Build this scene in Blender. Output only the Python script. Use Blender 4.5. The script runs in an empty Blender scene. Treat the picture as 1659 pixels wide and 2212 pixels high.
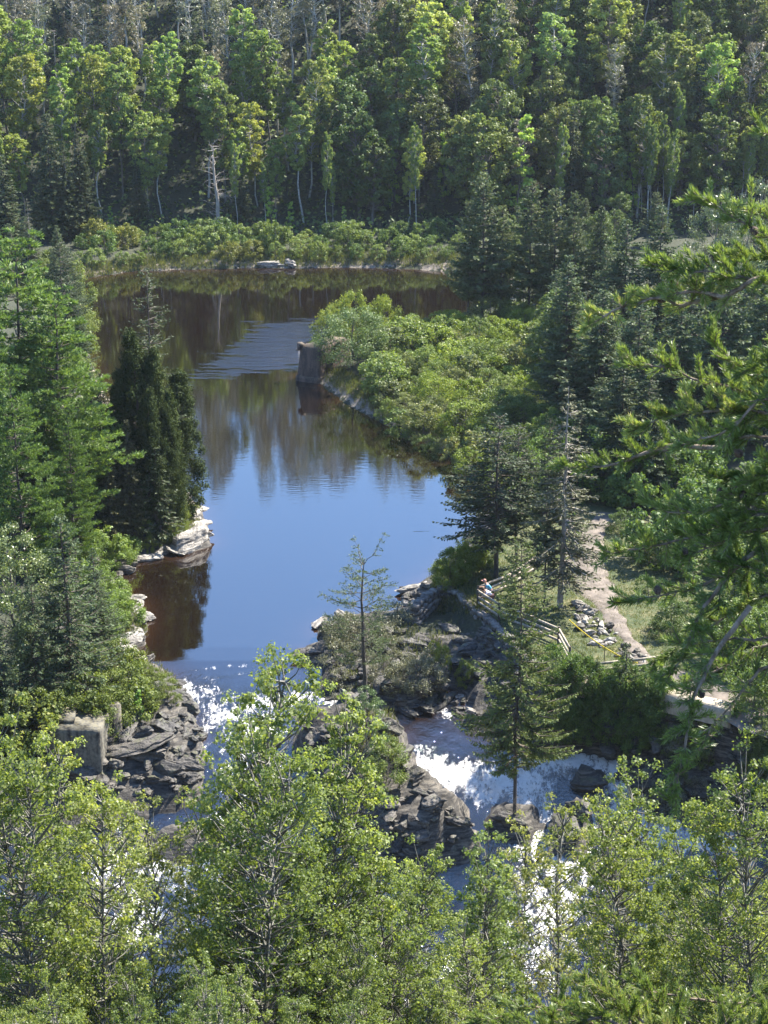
import bpy, math, random
import numpy as np
PI = math.pi
R = math.radians
scene = bpy.context.scene
C = scene.collection

# ------------------------------------------------------------------ camera, world, sun, exposure
CAMZ, PITCH, F = 49.0, R(19.8), 3975.0          # F in picture units of 1659 x 2212
cam_d = bpy.data.cameras.new('camera'); cam = bpy.data.objects.new('camera', cam_d); C.objects.link(cam)
cam.location = (0, 0, CAMZ); cam.rotation_euler = (PI/2 - PITCH, 0, 0)
cam_d.sensor_fit = 'VERTICAL'; cam_d.sensor_height = 24; cam_d.lens = 24*F/2212
cam_d.clip_start = 0.1; cam_d.clip_end = 6000
cam_d.dof.use_dof = True; cam_d.dof.focus_distance = 110; cam_d.dof.aperture_fstop = 16.0
scene.camera = cam
SUN_EL, SUN_AZ = R(50), R(52)                    # azimuth clockwise from +Y (the view direction)
w = bpy.data.worlds.new('World'); scene.world = w; w.use_nodes = True
nt = w.node_tree; bg = nt.nodes['Background']
sky = nt.nodes.new('ShaderNodeTexSky'); sky.sky_type = 'NISHITA'; sky.sun_disc = False
sky.sun_elevation = SUN_EL; sky.sun_rotation = SUN_AZ; sky.altitude = 300; sky.air_density = 1.0; sky.dust_density = 0.0; sky.ozone_density = 6.0
nt.links.new(sky.outputs[0], bg.inputs[0]); bg.inputs[1].default_value = 0.125
sd_ = bpy.data.lights.new('sun', 'SUN'); sd_.energy = 5.0; sd_.angle = R(0.55); sd_.color = (1, 0.94, 0.82)
sun = bpy.data.objects.new('sun', sd_); C.objects.link(sun); sun.location = (60, 150, 200)
sun.rotation_euler = (PI/2 - SUN_EL, 0, PI - SUN_AZ)   # lamp -Z points away from the sun
import mathutils
sv = mathutils.Vector((math.sin(SUN_AZ)*math.cos(SUN_EL), math.cos(SUN_AZ)*math.cos(SUN_EL), math.sin(SUN_EL)))
sun.rotation_euler = sv.to_track_quat('Z', 'Y').to_euler()
scene.view_settings.view_transform = 'Standard'; scene.view_settings.look = 'None'
scene.view_settings.exposure = 1.85; scene.view_settings.gamma = 1
scene.cycles.max_bounces = 7; scene.cycles.transmission_bounces = 4; scene.cycles.diffuse_bounces = 3; scene.cycles.glossy_bounces = 3

# ------------------------------------------------------------------ geometry of the place
cp, sp = math.cos(PITCH), math.sin(PITCH)
def raydir(x, y):
    a, b = (x-829.5)/F, (1106-y)/F
    return np.array([a, cp + b*sp, -sp + b*cp])
def wz(Y):
    return np.interp(Y, [40, 70, 80, 88, 93, 97, 100.5, 104, 108, 110], [-8, -7.2, -6.4, -5.2, -3.6, -1.7, -1.1, -0.5, -0.05, 0.0])
def at(x, y, z=0.0):
    d = raydir(x, y); t = (z-CAMZ)/d[2]
    return d[0]*t, d[1]*t
def atw(x, y):                                    # on the water level, which falls downstream
    z = 0.0
    for _ in range(12):
        X, Y = at(x, y, z); z = 0.5*z + 0.5*float(wz(Y))
    return X, Y
def topz(Y, y):                                   # world height seen at picture height y, at depth Y
    k = (1106-y)/F
    return CAMZ + Y*(k*cp - sp)/(cp + k*sp)
def pix(X, Y, Z):
    dz = Z-CAMZ; dep = Y*cp - dz*sp
    return 829.5 + F*X/dep, 1106 - F*(Y*sp + dz*cp)/dep

def nz(X, Y, s=1.0, seed=0.0):
    X = X/s + seed*13.7; Y = Y/s - seed*7.3
    return (np.sin(X*1.3+1.7*np.sin(Y*0.9)) + np.sin(Y*1.1+2.1*np.sin(X*0.7+1)) + 0.5*np.sin(2.3*X-1.9*Y+seed) + 0.5*np.sin(2.9*Y+1.3*X+2))/3.0

WATER_PX = [(150,606),(220,595),(300,585),(420,582),(545,578),(640,579),(720,577),(850,579),(985,588),(1100,592),(1110,640),(1010,690),
 (900,722),(780,752),(700,775),(655,790),(641,822),(690,828),(760,880),(850,925),(920,955),(990,1000),(1030,1050),(1035,1120),(1000,1180),(935,1240),
 (890,1268),(868,1292),(885,1312),(820,1328),(760,1333),(690,1350),(680,1372),(705,1388),(722,1400),(655,1404),(650,1428),(706,1440),(690,1478),(705,1502),
 (820,1524),(900,1538),(950,1518),(972,1480),(1000,1500),(1020,1524),(1010,1562),(1060,1600),(1150,1628),(1240,1608),(1310,1628),(1365,1680),(1420,1750),
 (1500,1790),(1600,1780),(1720,1790),(1900,1900),(1950,2300),(-300,2300),(-350,1900),(60,1810),(250,1780),(430,1730),(440,1640),(424,1580),(412,1530),
 (388,1492),(375,1458),(340,1442),(296,1424),(236,1388),(298,1396),(316,1352),(308,1310),(256,1272),(248,1242),(285,1216),(340,1196),(400,1196),
 (457,1180),(442,1140),(436,1096),(400,1072),(368,1050),(300,960),(235,860),(195,780),(172,710),(150,650)]
ISLES_PX = [
 [(700,1560),(760,1542),(850,1560),(872,1592),(884,1640),(900,1662),(962,1722),(1010,1762),(1040,1840),(900,1900),(760,1860),(730,1760),(690,1700),(640,1640),(636,1590)],
 [(1060,1745),(1150,1740),(1170,1790),(1120,1830),(1050,1810)],
 [(1240,1672),(1292,1668),(1300,1705),(1262,1722)],
 [(1200,1770),(1250,1740),(1290,1780),(1260,1850),(1200,1840)],
 [(300,1800),(480,1790),(520,1830),(420,1860),(320,1850)]]
def poly_w(px): return np.array([atw(x, y) for x, y in px])
WATER = poly_w(WATER_PX); ISLES = [poly_w(p) for p in ISLES_PX]
def sdist(poly, X, Y):                             # >0 inside
    X = np.asarray(X, float); Y = np.asarray(Y, float)
    d = np.full(X.shape, 1e9); ins = np.zeros(X.shape, bool); n = len(poly)
    for i in range(n):
        ax, ay = poly[i]; bx, by = poly[(i+1) % n]
        ex, ey = bx-ax, by-ay; L = ex*ex+ey*ey+1e-12
        t = np.clip(((X-ax)*ex+(Y-ay)*ey)/L, 0, 1)
        d = np.minimum(d, (X-ax-t*ex)**2+(Y-ay-t*ey)**2)
        c = ((ay > Y) != (by > Y)); 
        with np.errstate(divide='ignore', invalid='ignore'):
            xi = (bx-ax)*(Y-ay)/(by-ay+1e-12)+ax
        ins ^= c & (X < xi)
    d = np.sqrt(d)
    return np.where(ins, d, -d)
def land_sd(X, Y):                                 # >0 on land
    s = -sdist(WATER, X, Y)
    for p in ISLES: s = np.maximum(s, sdist(p, X, Y))
    return s
PARK = np.array([at(x, y, 2.7) for x, y in [(955,1268),(985,1284),(1080,1366),(1170,1462),(1200,1478),(1300,1482),(1430,1500),(1580,1534),(1700,1590),
                 (1900,1600),(1900,1020),(1180,1020),(1090,1100),(1040,1180),(990,1235)]])
def sstep(a, b, x):
    t = np.clip((x-a)/(b-a), 0, 1); return t*t*(3-2*t)
def hgt(X, Y):
    X = np.asarray(X, float); Y = np.asarray(Y, float)
    s = land_sd(X, Y) + 0.22*nz(X, Y, 0.9) + 0.1*nz(X, Y, 0.35, 3)
    wl = wz(Y)
    land = 1.3*(1-np.exp(-np.clip(s, 0, None)/1.6)) + 0.03*np.clip(s, 0, 60) + 0.2*nz(X, Y, 3.0, 1)*sstep(0.5, 4, s) + 0.12*nz(X, Y, 0.8, 2)*sstep(0.2, 1.5, s)
    under = -np.minimum(2.2, 0.42*np.clip(-s, 0, None))
    z = wl + np.where(s > 0, land, under)
    # left bank climbs away from the water
    lb = sstep(-14, -40, X)*sstep(90, 105, Y)*sstep(215, 195, Y)
    z = z + lb*0.16*np.clip(s-2, 0, 30)
    # central rock
    cr = sdist(ISLES[0], X, Y); z = z + np.where(cr > 0, sstep(0, 1.6, cr)*(0.9+0.4*nz(X, Y, 1.3, 5)+0.7*np.abs(nz(X, Y, 0.6, 12))), 0)
    rr0 = (s > 0)*sstep(7, 2, s)*(Y < 112)*(Y > 76)          # broken bedrock beside the rapids
    led = np.abs(nz(X+0.4*Y, Y*1.3-0.3*X, 1.1, 8))*0.9+0.45*np.abs(nz(X, Y, 0.5, 9)); z = z + rr0*(np.floor(led*4)/4*0.75+0.25*led)
    pk = sdist(PARK, X, Y); t = sstep(-0.7, 0.3, pk)
    z = np.where(t > 0, z*(1-t) + t*np.maximum(z*0.3, 2.7+0.10*nz(X, Y, 4, 3)), z)
    # far hill
    e = np.clip(Y-(241+3*nz(X, Y, 14, 4)), 0, None)
    z = z + 0.58*np.minimum(e, 62) + 0.05*np.clip(e-62, 0, 200) + 1.2*nz(X, Y, 9, 5)*sstep(0, 20, e)
    # the near cliff the camera stands on
    z = np.maximum(z, np.where(Y < 66, 47.2-0.86*np.maximum(Y, 1)+0.8*nz(X, Y, 4, 6)*sstep(3, 12, Y) - 6*0, -99))
    z = np.minimum(z, np.where(Y < 3, 47.3, 200))
    return z
def h1(X, Y): return float(hgt(np.array([X]), np.array([Y]))[0])
_T = np.concatenate([np.linspace(60, 200, 170), np.linspace(201, 420, 100)])
def on(x, y):                                      # the ground point seen at a picture point
    d = raydir(x, y); d = d/np.linalg.norm(d)
    Xs, Ys, Zs = d[0]*_T, d[1]*_T, CAMZ+d[2]*_T
    below = Zs <= np.maximum(hgt(Xs, Ys), wz(Ys))
    i = int(np.argmax(below)) if below.any() else len(_T)-1
    T = np.linspace(_T[max(0, i-1)], _T[i], 9); Xs, Ys, Zs = d[0]*T, d[1]*T, CAMZ+d[2]*T
    below = Zs <= np.maximum(hgt(Xs, Ys), wz(Ys)); i = int(np.argmax(below)) if below.any() else 8
    return float(Xs[i]), float(Ys[i]), float(Zs[i])

# ------------------------------------------------------------------ materials
def new_mat(name):
    m = bpy.data.materials.new(name); m.use_nodes = True; m.node_tree.nodes.clear(); return m
class N:
    def __init__(s, m): s.t = m.node_tree
    def n(s, typ, **kw):
        o = s.t.nodes.new(typ)
        for k, v in kw.items():
            if k.startswith('i_'):
                key = k[2:]; key = int(key) if key.isdigit() else key.replace('_', ' ')
                sock = o.inputs[key]
                if isinstance(v, bpy.types.NodeSocket): s.t.links.new(v, sock)
                else: sock.default_value = v
            else: setattr(o, k, v)
        return o
    def ramp(s, fac, stops):
        o = s.t.nodes.new('ShaderNodeValToRGB'); s.t.links.new(fac, o.inputs[0]); e = o.color_ramp.elements
        while len(e) < len(stops): e.new(0.5)
        for i, (p, c) in enumerate(stops): e[i].position = p; e[i].color = (c[0], c[1], c[2], 1)
        return o.outputs[0]
    def mix(s, fac, a, b, mode='MIX'):
        o = s.n('ShaderNodeMix', data_type='RGBA', blend_type=mode)
        for k, v in ((0, fac), (6, a), (7, b)):
            if isinstance(v, bpy.types.NodeSocket): s.t.links.new(v, o.inputs[k])
            else: o.inputs[k].default_value = v if k == 0 else (*v, 1)
        return o.outputs[2]
    def math(s, op, a, b=0.0):
        o = s.n('ShaderNodeMath', operation=op)
        for k, v in ((0, a), (1, b)):
            if isinstance(v, bpy.types.NodeSocket): s.t.links.new(v, o.inputs[k])
            else: o.inputs[k].default_value = v
        return o.outputs[0]
    def noise(s, scale, detail=3, vec=None, rough=0.55):
        o = s.n('ShaderNodeTexNoise'); o.inputs['Scale'].default_value = scale; o.inputs['Detail'].default_value = detail; o.inputs['Roughness'].default_value = rough
        if vec is not None: s.t.links.new(vec, o.inputs['Vector'])
        return o.outputs[0]
    def out(s, sh): o = s.n('ShaderNodeOutputMaterial'); s.t.links.new(sh, o.inputs[0])

def leaf_mat(name, stops, trans=0.42, tcol=(1.25, 1.35, 0.5), rough=0.45, spec=0.5, tint=True):
    m = new_mat(name); g = N(m)
    geo = g.n('ShaderNodeNewGeometry'); oi = g.n('ShaderNodeObjectInfo')
    r = g.math('ADD', g.math('MULTIPLY', geo.outputs['Random Per Island'], 0.62), g.math('MULTIPLY', oi.outputs['Random'], 0.38))
    col = g.ramp(r, stops)
    if tint: col = g.mix(1.0, col, oi.outputs['Color'], 'MULTIPLY')
    p = g.n('ShaderNodeBsdfPrincipled', i_Base_Color=col, i_Roughness=rough); p.inputs['Specular IOR Level'].default_value = spec
    tc = g.mix(1.0, col, tcol, 'MULTIPLY')
    t = g.n('ShaderNodeBsdfTranslucent', i_Color=tc)
    mx = g.n('ShaderNodeMixShader', i_0=trans); g.t.links.new(p.outputs[0], mx.inputs[1]); g.t.links.new(t.outputs[0], mx.inputs[2])
    g.out(mx.outputs[0]); return m
def bark_mat(name, a, b, scale=6, rough=0.85, stretch=0.25):
    m = new_mat(name); g = N(m)
    tc = g.n('ShaderNodeTexCoord'); mp = g.n('ShaderNodeMapping'); mp.inputs['Scale'].default_value = (1, 1, stretch); g.t.links.new(tc.outputs['Object'], mp.inputs[0])
    col = g.ramp(g.noise(scale, 4, mp.outputs[0]), [(0.35, a), (0.65, b)])
    bp = g.n('ShaderNodeBump', i_Strength=0.6, i_Distance=0.03, i_Height=g.noise(scale*2, 4, mp.outputs[0]))
    p = g.n('ShaderNodeBsdfPrincipled', i_Base_Color=col, i_Roughness=rough); g.t.links.new(bp.outputs[0], p.inputs['Normal'])
    g.out(p.outputs[0]); return m
def plain(name, c, rough=0.7, var=0.15, scale=5):
    m = new_mat(name); g = N(m); tc = g.n('ShaderNodeTexCoord')
    col = g.ramp(g.noise(scale, 4, tc.outputs['Object']), [(0.3, tuple(v*(1-var) for v in c)), (0.7, tuple(min(1, v*(1+var)) for v in c))])
    p = g.n('ShaderNodeBsdfPrincipled', i_Base_Color=col, i_Roughness=rough); g.out(p.outputs[0]); return m

M = {}
M['aspen'] = leaf_mat('aspen_leaf', [(0.0, (0.0952, 0.138, 0.0461)), (0.5, (0.1903, 0.255, 0.072)), (1.0, (0.3221, 0.39, 0.1152))], 0.45, (1.2, 1.2, 0.55), 0.5, 0.3)
M['maple'] = leaf_mat('dark_leaf', [(0.0, (0.0642, 0.0983, 0.0343)), (0.5, (0.1149, 0.1615, 0.0499)), (1.0, (0.1943, 0.2457, 0.0702))], 0.35, (1.2, 1.2, 0.55), 0.5, 0.3)
M['sparse'] = leaf_mat('olive_leaf', [(0.0, (0.1063, 0.1092, 0.0743)), (0.5, (0.1625, 0.161, 0.108)), (1.0, (0.2375, 0.23, 0.162))], 0.3, (1.1, 1.15, 0.7))
M['shrub'] = leaf_mat('shrub_leaf', [(0.0, (0.0682, 0.1012, 0.0308)), (0.5, (0.143, 0.1898, 0.0528)), (0.85, (0.209, 0.253, 0.0715)), (1.0, (0.242, 0.2185, 0.066))], 0.42, (1.2, 1.2, 0.5), 0.5, 0.3)
M['willow'] = leaf_mat('willow_leaf', [(0.0, (0.11, 0.14, 0.075)), (0.5, (0.17, 0.2, 0.11)), (1.0, (0.42, 0.43, 0.27))], 0.3, (1.1, 1.2, 0.6), 0.35)
M['near'] = leaf_mat('near_leaf', [(0.0, (0.0729, 0.1025, 0.0377)), (0.35, (0.1524, 0.1981, 0.0653)), (0.75, (0.265, 0.3074, 0.1087)), (1.0, (0.424, 0.4372, 0.1885))], 0.52, (1.2, 1.2, 0.45), 0.45, 0.35)
M['spruce'] = leaf_mat('spruce_needle', [(0.0, (0.039, 0.056, 0.0308)), (0.5, (0.0676, 0.0896, 0.0448)), (1.0, (0.1105, 0.133, 0.063))], 0.25, (1.2, 1.15, 0.6), 0.6, 0.2)
M['larch'] = leaf_mat('larch_needle', [(0.0, (0.0607, 0.0891, 0.0486)), (0.5, (0.0972, 0.1323, 0.0675)), (1.0, (0.1485, 0.189, 0.0918))], 0.32, (1.15, 1.15, 0.65), 0.6, 0.2)
M['wpine'] = leaf_mat('white_pine_needle', [(0.0, (0.0567, 0.1004, 0.0343)), (0.5, (0.125, 0.1944, 0.0543)), (1.0, (0.2334, 0.3078, 0.0858))], 0.35, (1.15, 1.2, 0.5), 0.5, 0.3)
M['cedar'] = leaf_mat('cedar_leaf', [(0.0, (0.026, 0.038, 0.013)), (0.5, (0.046, 0.064, 0.02)), (1.0, (0.08, 0.104, 0.032))], 0.22, (1.2, 1.15, 0.5), 0.75, 0.08)
M['jpine'] = leaf_mat('jack_pine_needle', [(0.0, (0.066, 0.0938, 0.0456)), (0.5, (0.114, 0.1438, 0.066)), (1.0, (0.18, 0.2063, 0.096))], 0.28, (1.1, 1.1, 0.6), 0.6, 0.2)
M['needle'] = leaf_mat('pine_needle', [(0.0, (0.0805, 0.1207, 0.0345)), (0.5, (0.161, 0.2127, 0.0633)), (0.85, (0.2875, 0.3335, 0.115)), (1.0, (0.483, 0.391, 0.207))], 0.42, (1.15, 1.2, 0.5), 0.38, 0.5)
M['deadneedle'] = leaf_mat('dead_needle', [(0.0, (0.07, 0.07, 0.042)), (0.6, (0.12, 0.125, 0.07)), (1.0, (0.18, 0.17, 0.11))], 0.15, (1, 1, 0.8), 0.7, 0.15)
M['grass'] = leaf_mat('grass_blade', [(0.0, (0.05, 0.065, 0.02)), (0.5, (0.10, 0.115, 0.035)), (1.0, (0.2, 0.18, 0.08))], 0.35)
M['bark'] = bark_mat('grey_bark', (0.09, 0.075, 0.06), (0.19, 0.17, 0.14))
M['pale'] = bark_mat('pale_bark', (0.26, 0.25, 0.22), (0.5, 0.48, 0.44), 4, 0.8, 1.5)
M['poplar'] = bark_mat('poplar_bark', (0.08, 0.075, 0.062), (0.2, 0.19, 0.165), 4, 0.8, 1.5)
M['dark'] = bark_mat('dark_bark', (0.045, 0.035, 0.028), (0.11, 0.09, 0.07))
M['deadwood'] = bark_mat('dead_wood', (0.2, 0.17, 0.14), (0.4, 0.36, 0.32))
M['pinebark'] = bark_mat('pine_bark', (0.09, 0.06, 0.04), (0.26, 0.2, 0.15), 30, 0.85, 0.5)
M['timber'] = bark_mat('weathered_timber', (0.22, 0.18, 0.14), (0.42, 0.36, 0.28), 8)
M['timberdark'] = bark_mat('dark_timber', (0.05, 0.04, 0.03), (0.11, 0.09, 0.07), 8)

def rock_mat(name, lo, hi, moss=0.25, wet=0.45, bandscale=5.0, line=-99):
    m = new_mat(name); g = N(m); geo = g.n('ShaderNodeNewGeometry'); pos = geo.outputs['Position']
    n1 = g.noise(0.9, 5, pos); n2 = g.noise(7, 5, pos, 0.65)
    mp = g.n('ShaderNodeMapping'); mp.inputs['Scale'].default_value = (0.5, 0.8, bandscale); mp.inputs['Rotation'].default_value = (0.35, 0.25, 0.2); g.t.links.new(pos, mp.inputs[0])
    nb = g.noise(1.6, 5, mp.outputs[0])
    f = g.math('ADD', g.math('MULTIPLY', n2, 0.4), g.math('ADD', g.math('MULTIPLY', n1, 0.25), g.math('MULTIPLY', nb, 0.4)))
    col = g.ramp(f, [(0.38, tuple(v*0.35 for v in lo)), (0.47, lo), (0.58, hi), (0.68, tuple(min(0.6, v*1.35) for v in hi))])
    sx = g.n('ShaderNodeSeparateXYZ'); g.t.links.new(geo.outputs['Normal'], sx.inputs[0])
    mo = g.math('MULTIPLY', g.ramp(g.noise(2.2, 4, pos), [(0.52, (0, 0, 0)), (0.62, (1, 1, 1))]), g.math('MULTIPLY', sx.outputs[2], moss))
    col = g.mix(mo, col, (0.10, 0.105, 0.04))
    bp = g.n('ShaderNodeBump', i_Strength=0.9, i_Distance=0.12, i_Height=g.math('ADD', nb, g.math('MULTIPLY', n2, 0.6)))
    p = g.n('ShaderNodeBsdfPrincipled', i_Base_Color=col, i_Roughness=wet); g.t.links.new(bp.outputs[0], p.inputs['Normal'])
    g.out(p.outputs[0]); return m
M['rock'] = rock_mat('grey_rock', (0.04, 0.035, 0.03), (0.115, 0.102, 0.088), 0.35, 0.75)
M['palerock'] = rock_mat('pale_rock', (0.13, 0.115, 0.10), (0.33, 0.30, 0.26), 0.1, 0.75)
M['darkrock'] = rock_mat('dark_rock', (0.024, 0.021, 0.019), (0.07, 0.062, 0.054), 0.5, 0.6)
M['wallrock'] = rock_mat('wall_stone', (0.09, 0.08, 0.075), (0.2, 0.185, 0.17), 0.15, 0.85, 2)
def concrete(name, base, stain, moss):
    m = new_mat(name); g = N(m); geo = g.n('ShaderNodeNewGeometry'); pos = geo.outputs['Position']
    mp = g.n('ShaderNodeMapping'); mp.inputs['Scale'].default_value = (1.6, 1.6, 0.22); g.t.links.new(pos, mp.inputs[0])
    st = g.noise(1.3, 5, mp.outputs[0]); fine = g.noise(6, 5, pos)
    col = g.ramp(g.math('ADD', g.math('MULTIPLY', st, 0.7), g.math('MULTIPLY', fine, 0.3)), [(0.40, stain), (0.5, tuple(0.5*(a+b) for a, b in zip(base, stain))), (0.6, base)])
    sx = g.n('ShaderNodeSeparateXYZ'); g.t.links.new(geo.outputs['Normal'], sx.inputs[0])
    col = g.mix(g.math('MULTIPLY', g.math('MULTIPLY', sx.outputs[2], moss), g.ramp(fine, [(0.4, (0, 0, 0)), (0.6, (1, 1, 1))])), col, (0.12, 0.10, 0.045))
    bp = g.n('ShaderNodeBump', i_Strength=0.5, i_Distance=0.06, i_Height=fine)
    p = g.n('ShaderNodeBsdfPrincipled', i_Base_Color=col, i_Roughness=0.85); g.t.links.new(bp.outputs[0], p.inputs['Normal']); g.out(p.outputs[0]); return m
M['pier'] = concrete('pier_concrete', (0.12, 0.083, 0.065), (0.042, 0.03, 0.026), 0.6)
M['block'] = concrete('block_concrete', (0.18, 0.165, 0.13), (0.022, 0.02, 0.019), 0.55)
M['slabc'] = concrete('path_edge_concrete', (0.42, 0.36, 0.27), (0.25, 0.21, 0.16), 0.0)
M['gravel'] = plain('path_gravel', (0.145, 0.12, 0.10), 0.95, 0.5, 1.6)

# ground: soil, leaf litter, grass and rock by place
def ground_mat():
    m = new_mat('ground'); g = N(m); geo = g.n('ShaderNodeNewGeometry'); pos = geo.outputs['Position']
    at1 = g.n('ShaderNodeAttribute', attribute_name='grassy'); at2 = g.n('ShaderNodeAttribute', attribute_name='rocky'); at3 = g.n('ShaderNodeAttribute', attribute_name='sandy')
    fine = g.noise(5, 5, pos); mid = g.noise(0.7, 4, pos)
    soil = g.ramp(fine, [(0.35, (0.014, 0.018, 0.009)), (0.65, (0.04, 0.045, 0.02))])
    grass = g.ramp(g.math('ADD', g.math('MULTIPLY', fine, 0.5), g.math('MULTIPLY', mid, 0.5)), [(0.36, (0.03, 0.05, 0.014)), (0.5, (0.058, 0.07, 0.022)), (0.66, (0.15, 0.13, 0.06))])
    mp = g.n('ShaderNodeMapping'); mp.inputs['Scale'].default_value = (0.5, 0.8, 4); mp.inputs['Rotation'].default_value = (0.35, 0.25, 0.2); g.t.links.new(pos, mp.inputs[0])
    rk = g.ramp(g.noise(1.8, 6, mp.outputs[0], 0.65), [(0.36, (0.015, 0.013, 0.012)), (0.5, (0.05, 0.045, 0.04)), (0.62, (0.13, 0.115, 0.095))])
    sand = g.ramp(fine, [(0.35, (0.13, 0.105, 0.08)), (0.65, (0.24, 0.2, 0.155))])
    def brk(a, w_=0.5):
        return g.math('GREATER_THAN', g.math('ADD', a, g.math('MULTIPLY', g.math('SUBTRACT', g.noise(1.7, 5, pos), 0.5), 1.6)), 0.5)
    col = g.mix(brk(at1.outputs['Fac']), soil, grass); col = g.mix(brk(at2.outputs['Fac']), col, rk); col = g.mix(brk(at3.outputs['Fac']), col, sand)
    bp = g.n('ShaderNodeBump', i_Strength=0.8, i_Distance=0.15, i_Height=g.noise(2.5, 7, pos, 0.65))
    p = g.n('ShaderNodeBsdfPrincipled', i_Base_Color=col, i_Roughness=0.9); g.t.links.new(bp.outputs[0], p.inputs['Normal']); g.out(p.outputs[0]); return m
M['ground'] = ground_mat()
def water_mat():
    m = new_mat('river_water'); g = N(m); geo = g.n('ShaderNodeNewGeometry'); pos = geo.outputs['Position']
    foam = g.n('ShaderNodeAttribute', attribute_name='foam').outputs['Fac']; ruf0 = g.n('ShaderNodeAttribute', attribute_name='ruffle').outputs['Fac']; sh = g.n('ShaderNodeAttribute', attribute_name='shallow').outputs['Fac']
    flow = g.n('ShaderNodeAttribute', attribute_name='flow').outputs['Fac']
    body = g.mix(sh, (0.007, 0.0045, 0.003), (0.036, 0.018, 0.009))
    mpf = g.n('ShaderNodeMapping'); mpf.inputs['Scale'].default_value = (1.3, 0.6, 1); g.t.links.new(pos, mpf.inputs[0])
    fn = g.math('ADD', g.math('MULTIPLY', g.noise(1.1, 4, mpf.outputs[0], 0.6), 0.5), g.math('MULTIPLY', g.noise(5.0, 8, mpf.outputs[0], 0.75), 0.5))
    fm = g.ramp(g.math('ADD', foam, g.math('MULTIPLY', g.math('SUBTRACT', fn, 0.5), 5.0)), [(0.42, (0, 0, 0)), (1.0, (1, 1, 1))])
    fm = g.math('MULTIPLY', fm, g.ramp(foam, [(0.04, (0, 0, 0)), (0.2, (1, 1, 1))]))
    col = g.mix(fm, body, (0.6, 0.58, 0.56))
    mr = g.n('ShaderNodeMapping'); mr.inputs['Scale'].default_value = (0.25, 1.1, 1); g.t.links.new(pos, mr.inputs[0])
    ruf = g.ramp(g.math('ADD', g.math('MULTIPLY', ruf0, 0.33), g.math('MULTIPLY', g.noise(0.9, 6, mr.outputs[0], 0.7), 0.8)), [(0.56, (0, 0, 0)), (0.86, (1, 1, 1))])
    # ripples: long faint swell on the lake, wind ruffle and rapids on top
    mp = g.n('ShaderNodeMapping'); mp.inputs['Scale'].default_value = (0.55, 2.2, 1); g.t.links.new(pos, mp.inputs[0])
    n1 = g.noise(1.3, 3, mp.outputs[0]); mq = g.n('ShaderNodeMapping'); mq.inputs['Scale'].default_value = (0.9, 1.5, 1); g.t.links.new(pos, mq.inputs[0]); n2 = g.noise(1.6, 4, mq.outputs[0], 0.65); n3 = g.noise(5, 5, pos, 0.7)
    hh = g.math('ADD', g.math('MULTIPLY', n1, 0.003), g.math('ADD', g.math('MULTIPLY', g.math('MULTIPLY', n2, ruf), 0.22), g.math('MULTIPLY', g.math('MULTIPLY', n3, flow), 0.16)))
    bp = g.n('ShaderNodeBump', i_Strength=1.0, i_Distance=1.0, i_Height=hh)
    rough = g.math('ADD', g.math('MULTIPLY', fm, 0.45), g.math('ADD', 0.012, g.math('MULTIPLY', ruf, 0.08)))
    p = g.n('ShaderNodeBsdfPrincipled', i_Base_Color=col, i_Roughness=rough); p.inputs['IOR'].default_value = 2.55
    g.t.links.new(bp.outputs[0], p.inputs['Normal']); g.out(p.outputs[0]); return m
M['water'] = water_mat()

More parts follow.
